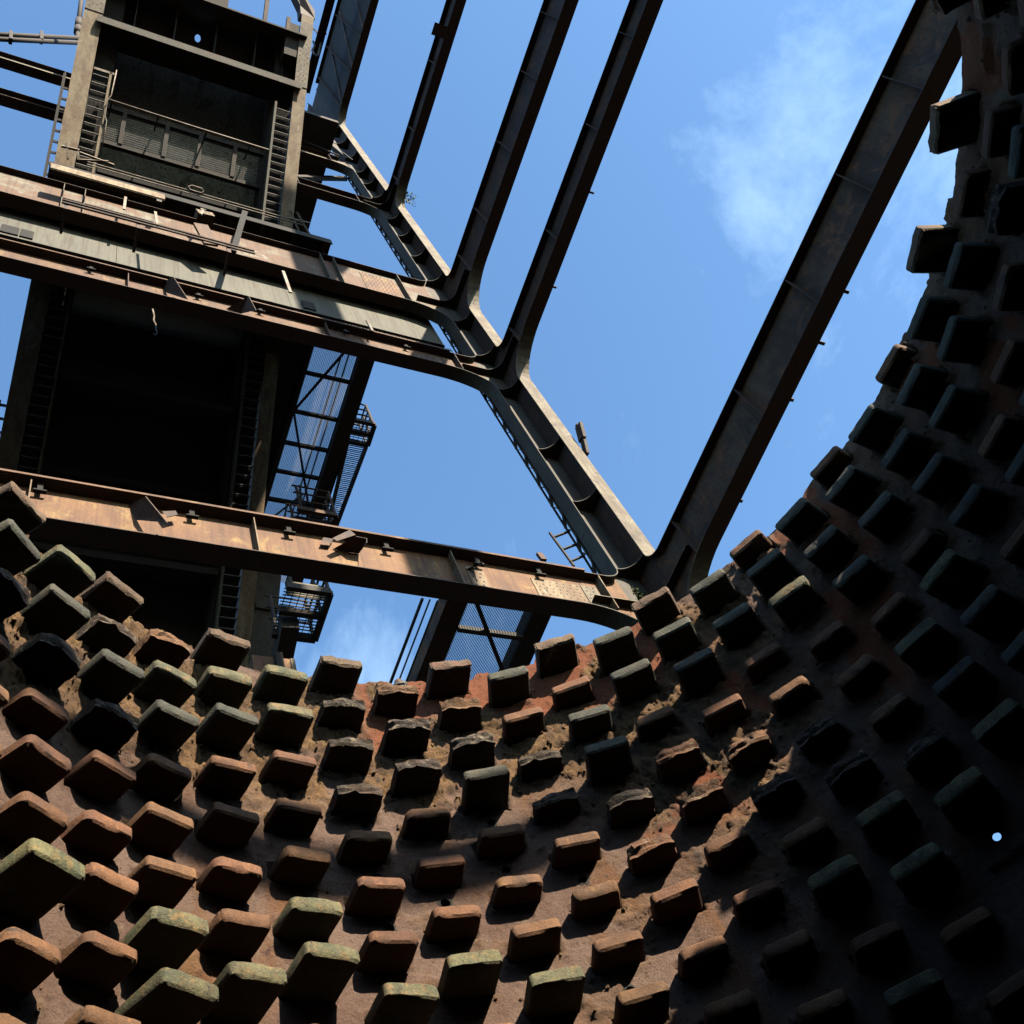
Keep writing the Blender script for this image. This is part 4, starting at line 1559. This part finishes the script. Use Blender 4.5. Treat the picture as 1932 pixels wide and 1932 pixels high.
p = at_z(700, 815, ZG)
bx1 = 0.3165 * ZG
balcony('dark balcony with pipe railings on the outer beam of the side gallery', gx2 + 0.01, bx1, at_z(690, 795, ZG)[1], at_z(680, 835, ZG)[1], ZG, M['dark_steel'])
# flight of steps going down from the balcony
fl = thing('stair_flight', 'dark flight of grating steps below the gallery balcony', 'stairs', (gx2 + 0.3, 11.6, ZG - 0.3))
ya, yb = at_z(690, 838, ZG)[1], at_z(606, 955, ZG)[1]
for xx in (gx2 + 0.04, bx1 - 0.04):
    mb = MB()
    mb.bar((xx, ya, ZG - 0.1), (xx - (0.0 if xx < gx2 + 0.1 else 0.30), yb + 0.3, ZG - 0.75), 0.05, 0.2)
    mb.build('stringer', M['dark_steel'], fl)
for k in range(12):
    q = (k + 0.5) / 12
    mb = MB()
    y, z_ = ya + (yb + 0.3 - ya) * q, ZG - 0.1 - 0.65 * q
    for e in range(4):
        mb.box(gx2 + 0.07, bx1 - 0.08 - 0.28 * q, y - 0.1 + e * 0.055, y - 0.1 + e * 0.055 + 0.02, z_ - 0.01, z_ + 0.015)
    mb.build('tread', M['grating'], fl)
pz = 22.2
p0, p1 = at_z(600, 968, pz), at_z(628, 990, pz)
balcony('small rust-red railed landing just above the lowest beam', p0[0] - 0.5, p1[0], p0[1] - 0.05, p1[1] + 0.25, pz, M['rust_red'])
# lower landing with a pale concrete slab under the lowest beam
pz = 15.8
p0, p1, p2 = at_z(540, 1100, pz), at_z(618, 1128, pz), at_z(603, 1203, pz)
b3_ = balcony('railed landing with a mossy pale slab, seen below the lowest beam', p0[0], p1[0], p0[1] + 0.02, p2[1], pz, M['dark_steel'])
mb = MB()
c = at_z(582, 1138, pz)
mb.obox(c + V(0, -0.05, 0.30), (0.36, 0, 0), (0, 0.03, 0.02), (0, -0.03, 0.16))
mb.build('slab', M['strip_paint'], b3_)
mb = MB()
for px, py in ((540, 1195), (541, 1255)):
    pass
mb.bar(at_z(545, 1165, pz) - V(0, 0, 0.1), at_z(528, 1250, pz) - V(0, 0, 0.1), 0.3, 0.4)
mb.build('bracket_beam', M['dark_steel'], b3_)
# lower continuation of the bridge side: laced panel and pier
pier = thing('bridge_pier', 'brown pier wall behind the furnace rim below the bridge', 'pier', (5.8, 14.5, FLOOR))
mb = MB()
pz = 15.0
a, b_ = at_z(475, 1235, pz), at_z(556, 1235, pz)
yq = a[1]
mb.box(a[0], b_[0] - 0.05, yq, yq + 0.6, FLOOR, pz)
mb.build('wall', M['rust_orange'], pier)
mb = MB()
c = at_z(549, 1240, pz)
mb.box(b_[0] - 0.049, b_[0] + 0.02, yq - 0.02, yq + 0.62, FLOOR, pz)
mb.build('edge_angle', M['tan_paint'], pier)
mb = MB()
c = at_z(524, 1235, pz)
mb.box(c[0] - 0.06, c[0] + 0.06, yq - 0.12, yq - 0.003, FLOOR, pz)
mb.build('downpipe', M['soot'], pier)
mb = MB()
bbox(mb, 5.085, 5.62, -24.0, -17.9, 0.05, 0.07)
for k in range(5):
    bbox(mb, 5.12, 5.95, -23.5 + k * 1.2, -23.38 + k * 1.2, 0.0, 0.049)
mb.build('side_panel', M['grey_paint'], bridge)
mb = MB()
for k in range(240):
    x, s_ = random.uniform(5.2, 5.6), random.uniform(-20.9, -19.7)
    c = bp_(x, s_, 0.04)
    d = V(random.uniform(-1, 1), random.uniform(-1, 1), random.uniform(-1, 1)) * 0.02
    mb.quadmesh([c, c + d, c + V(0.02, 0.01, 0.02) + d * 0.3], [(0, 1, 2)])
ms = mb.build('moss', M['moss'], bridge, stuff=True)

# ------------------------------------------------------------------ gangway beyond the lowest beam
ZW = 11.9
gw = thing('gangway', 'barred gangway with rails leading out behind the lowest beam', 'walkway', (6.2, 8.0, ZW))
x0, x1, x2, x3 = 0.4615 * ZW, 0.487 * ZW, 0.570 * ZW, 0.594 * ZW
y0, y1 = YC + FB + 0.1, 10.4
for a, b_, mt in ((x0, x1, M['grey_dark']), (x2, x3, M['dark_steel'])):
    mb = MB()
    mb.box(a, b_, y0, y1, ZW - 0.02, ZW + 0.0)
    mb.box(a, a + 0.02, y0, y1, ZW, ZW + 0.25)
    mb.build('side_beam', mt, gw)
mb = MB()
x = x1 + 0.012
while x < x2:
    mb.box(x - 0.005, x + 0.005, y0, y1, ZW + 0.03, ZW + 0.036)
    x += 0.024
mb.build('grating', M['grating'], gw, stuff=True)
yc_ = at_z(905, 1190, ZW)[1]
for y in (yc_,):
    mb = MB()
    mb.box(x1, x2, y - 0.035, y + 0.035, ZW - 0.06, ZW + 0.028)
    mb.build('cross_bar', M['grating'], gw)
a, b_ = at_z(896, 1130, ZW), at_z(950, 1270, ZW)
mb = MB()
mb.bar((a[0], a[1], ZW - 0.03), (b_[0], b_[1], ZW - 0.03), 0.06, 0.05)
mb.build('brace', M['dark_steel'], gw)
for q, (px, h) in enumerate(((0.4335, 0.0), (0.4425, 0.0), (0.4515, 0.0))):
    mb = MB()
    z_ = ZW + 1.05 - 0.4 * q
    mb.tube([(px * z_, 0.612 * z_, z_), (px * z_, y1 + 1.0, z_)], 0.026 if q == 0 else 0.014, 6)
    mb.build('rail', M['dark_steel'], gw)
mb = MB()
z_ = ZW + 0.6
mb.bar(at_z(835, 1228, ZW) + V(-0.08, 0, 0.0), at_z(838 - 25, 1170, ZW + 1.0), 0.05, 0.02)
mb.build('post', M['grey_green'], gw)

# ------------------------------------------------------------------ small things
# climbing irons by the column foot
lad = thing('short_ladder', 'short rusty ladder standing off the laced column back', 'ladder', at_y(1075, 1040, YC + 0.2))
A, B = at_y(1037, 1005, YC + 0.3), at_y(1083, 1068, YC + 0.3)
mb = MB()
mb.bar(A, B, 0.03, 0.03)
so = mb.build('stile', M['dark_steel'], lad)
for (pa, pb) in (((1044, 1014), (1075, 1002)), ((1061, 1037), (1090, 1026)), ((1075, 1060), (1103, 1048))):
    mb = MB()
    mb.bar(at_y(*pa, YC + 0.3), at_y(*pb, YC + 0.25), 0.04, 0.02)
    mb.build('rung', M['dark_steel'], so)
# charred plank on the column
tz = at_x(1098, 828, XC + 0.2)
a, b_ = at_x(1092, 802, XC + 0.2), at_x(1107, 858, XC + 0.2)
mb = MB()
mb.bar(a, (a + b_) / 2, 0.17, 0.06, (1, 0, 0))
mb.bar((a + b_) / 2 + V(0.01, 0, 0), b_, 0.11, 0.055, (1, 0, 0))
mb.bar(a + V(0.02, 0.02, 0.05), (a + b_) / 2, 0.06, 0.1, (1, 0, 0))
tag(mb.build('plank', M['timber']), 'charred plank stuck to the sky side of the corner column', 'plank')
# weed on the fourth long beam
P = at_x(768, 376, XC + FB + 0.05)
wd = thing('weed', 'small green weed growing on the upper long beam', 'plant', P)
mb = MB()
rs = random.Random(3)
for k in range(70):
    d = V(rs.uniform(-0.12, 0.28), rs.uniform(-0.2, 0.12), rs.uniform(-0.2, 0.3))
    c = P + d
    e1 = V(rs.uniform(-1, 1), rs.uniform(-1, 1), rs.uniform(-1, 1)) * 0.035
    e2 = V(rs.uniform(-1, 1), rs.uniform(-1, 1), rs.uniform(-1, 1)) * 0.03
    mb.quadmesh([c - e1, c + e2, c + e1, c - e2], [(0, 1, 2, 3)])
mb.build('leaves', M['leaf'], wd, stuff=True)
mb = MB()
for k in range(6):
    mb.tube([P + V(-0.1, 0, 0), P + V(rs.uniform(-0.05, 0.2), rs.uniform(-0.15, 0.1), rs.uniform(-0.1, 0.25))], 0.006, 4)
mb.build('stems', M['leaf'], wd)
# moss tuft in the lowest corner
P = at_y(1206, 1123, YC - 0.3)
mb = MB()
for k in range(160):
    c = P + V(rs.gauss(0, 0.035), rs.gauss(0, 0.02), rs.gauss(0, 0.07))
    e1 = V(rs.uniform(-1, 1), rs.uniform(-1, 1), rs.uniform(-1, 1)) * 0.018
    e2 = V(rs.uniform(-1, 1), rs.uniform(-1, 1), rs.uniform(-1, 1)) * 0.015
    mb.quadmesh([c - e1, c + e2, c + e1, c - e2], [(0, 1, 2, 3)])
tag(mb.build('moss_tuft', M['moss']), 'green moss tuft in the corner of the lowest beams', 'moss')
# valve on the furnace rim
th, zv = wall_point(757, 1283)
P = V(AX + (r_wall(ZR) + 0.06) * math.cos(th), AY + (r_wall(ZR) + 0.06) * math.sin(th), ZR - 0.03)
vv = thing('rim_valve', 'small red-capped valve standing on the furnace rim', 'valve', P)
mb = MB()
mb.tube([P, P + V(0, 0, 0.06)], 0.05, 12)
mb.tube([P + V(0, 0, 0.06), P + V(0, 0, 0.085), P + V(0, 0, 0.10)], [0.062, 0.062, 0.04], 14)
mb.build('body', M['grey_paint'], vv, smooth=False)
mb = MB()
mb.tube([P + V(0, 0, 0.10), P + V(0, 0, 0.15), P + V(0, 0, 0.165)], [0.032, 0.03, 0.018], 10)
mb.build('cap', M['rust_red'], vv)
mb = MB()
mb.box(P[0] - 0.05, P[0] + 0.16, P[1] - 0.05, P[1] - 0.03, P[2] + 0.02, P[2] + 0.035)
mb.box(P[0] + 0.10, P[0] + 0.15, P[1] - 0.06, P[1] - 0.02, P[2], P[2] + 0.05)
mb.tube([P + V(0.0, -0.06, 0.02), P + V(0.02, -0.07, 0.06), P + V(0.05, -0.07, 0.06), P + V(0.06, -0.06, 0.01)], 0.006, 5)
mb.build('bracket', M['grey_paint'], vv)
# hanging hook, rag and odd struts
hk = MB()
hk.tube([at_y(*p, YC + 0.6) for p in ((288, 583), (291, 596), (290, 604), (294, 612), (294, 620), (297, 627), (294, 632), (290, 629))], 0.013, 5)
tag(hk.build('hanging_hook', M['rail_light']), 'thin pale hook of wire hanging before the dark bridge', 'hook')
rg = MB()
yp = PY - 0.04
pts = [(170, 424), (172, 436), (182, 431), (190, 428), (198, 432), (199, 437)]
rg.tube([at_y(*p, yp) for p in pts], [0.06, 0.05, 0.035, 0.05, 0.04, 0.02], 7)
rg.tube([at_y(*p, yp) for p in ((170, 427), (178, 434), (188, 432), (194, 437))], [0.03, 0.04, 0.03, 0.015], 6)
tag(rg.build('rag', M['cloth']), 'twisted pale rag caught on the grey-green girder', 'rag')
for lab, pa, pb, y, w, mt in (('short pale stick jutting below the white beam on the right', (534, 512), (548, 552), YC - 0.3, 0.06, M['rail_light']),
                              ('thin stick leaning on the grey girder above the second beam', (692, 605), (703, 625), YC - 0.2, 0.05, M['rail_light']),
                              ('small dark stick hanging under the channel beam', (237, 372), (234, 395), YC - 0.4, 0.05, M['rail_light']),
                              ('pale upright stick beside the handrail middle post', (293, 400), (297, 428), YC - 0.5, 0.05, M['rail_light']),
                              ('dark slanting stub over the right end of the handrail', (462, 400), (440, 475), YC - 0.45, 0.12, M['soot']),
                              ('rusty offcut standing on the end of the lowest beam', (1017, 1045), (1026, 1057), YC - 0.05, 0.09, M['rust_red'])):
    mb = MB()
    mb.bar(at_y(*pa, y), at_y(*pb, y), w, w * 0.5, (0, 1, 0))
    tag(mb.build('stick' if 'stick' in lab else 'steel_offcut', mt), lab, 'stick' if 'stick' in lab else 'offcut')
# broken bracket with a timber block on the white beam
bb = thing('broken_bracket', 'rust-red broken bracket with a splintered timber block on the white beam', 'bracket', at_y(385, 430, YC - 0.35))
mb = MB()
mb.bar(at_y(378, 424, YC - 0.42), at_y(398, 462, YC - 0.25), 0.30, 0.05, (0, 1, 0))
mb.build('plate', M['rust_red'], bb)
mb = MB()
c = at_y(386, 408, YC - 0.42)
mb.obox(c, (0.17, 0, 0.02), (0, 0.08, 0), (-0.02, 0, 0.11))
mb.build('timber_block', M['tan_paint'], bb)
mb = MB()
mb.tube([at_y(*p, YC - 0.5) for p in ((378, 405), (383, 399), (380, 395), (388, 397))], [0.03, 0.04, 0.03, 0.02], 6)
mb.build('splinter', M['cloth'], bb)
# strut and gusset at the top of the column
mb = MB()
mb.prism([at_y(*p, YC - 0.25) for p in ((580, 194), (587, 198), (636, 272), (628, 268))], (0, 0.02, 0))
mb.prism([at_y(*p, YC - 0.23) for p in ((582, 196), (634, 271), (648, 292), (576, 232))], (0, 0.015, 0))
mb.build('gusset', M['grey_paint'], frame)
mb = MB()
mb.bar(at_y(560, 335, YC + 0.5), at_y(652, 337, YC + 0.5), 0.12, 0.16)
mb.build('strut', M['dark_steel'], frame)
mb = MB()
mb.bar(at_y(570, 230, YC - 0.2), at_y(665, 302, YC - 0.2), 0.04, 0.04)
mb.bar(at_y(565, 262, YC - 0.2), at_y(640, 294, YC - 0.2), 0.04, 0.04)
mb.build('tie', M['dark_steel'], frame)
# upper gallery right of the girder head
mb = MB()
zu = 36.6
mb.box(0.165 * zu, 0.2012 * zu, 0.150 * zu, 0.40 * zu, zu - 0.02, zu + 0.3)
ug = mb.build('upper_walkway', M['dark_steel'])
tag(ug, 'dark upper walkway running down behind the right girder', 'walkway')
# the deep crane girder carried at the column head
mb = MB()
mb.box(XC - 1.05, XC - 1.03, -8, YC - 0.75, 43.0, 43.6)
mb.box(XC - 1.2, XC - 0.9, -8, YC - 0.75, 42.98, 43.0)
cg = mb.build('crane_girder', M['dark_steel'])
tag(cg, 'dark crane girder beside the topmost long beam', 'girder')

for px, py, dx in ((1592, 549, 0.07), (1549, 647, 0.09), (1492, 754, 0.05), (1398, 945, 0.04), (1112, 362, 0.09), (1040, 540, 0.07)):
    x_ = XC + FB
    z_ = 10.95 if px > 1200 else 18.82
    p = at_z(px, py, z_)
    mb = MB()
    mb.box(x_ - 0.02, x_ + dx, p[1] - 0.02, p[1] + 0.02, z_ - 0.012, z_ + 0.012)
    mb.build('edge_stub', M['rust_dark'], matY['beams'][1 if px > 1200 else 2])
# cover plate low on the uppermost visible long beam
mb = MB()
a, b_ = at_z(812, 55, 30.4), at_z(828, 20, 30.4)
mb.box(XC - FB - 0.35, XC - FB - 0.005, a[1] - 0.2, b_[1] + 0.6, 30.37, 30.39)
mb.build('cover_plate', M['rust_dark'], matY['beams'][4])
# bracing inside the deep topmost girder
for k in range(5):
    mb = MB()
    y0 = YC - 1.0 - k * 1.3
    mb.bar((XC - 0.03, y0, 41.2), (XC - 0.03, y0 - 1.25, 46.5), 0.05, 0.12)
    mb.build('brace', M['grey_dark'], matY['beams'][6])
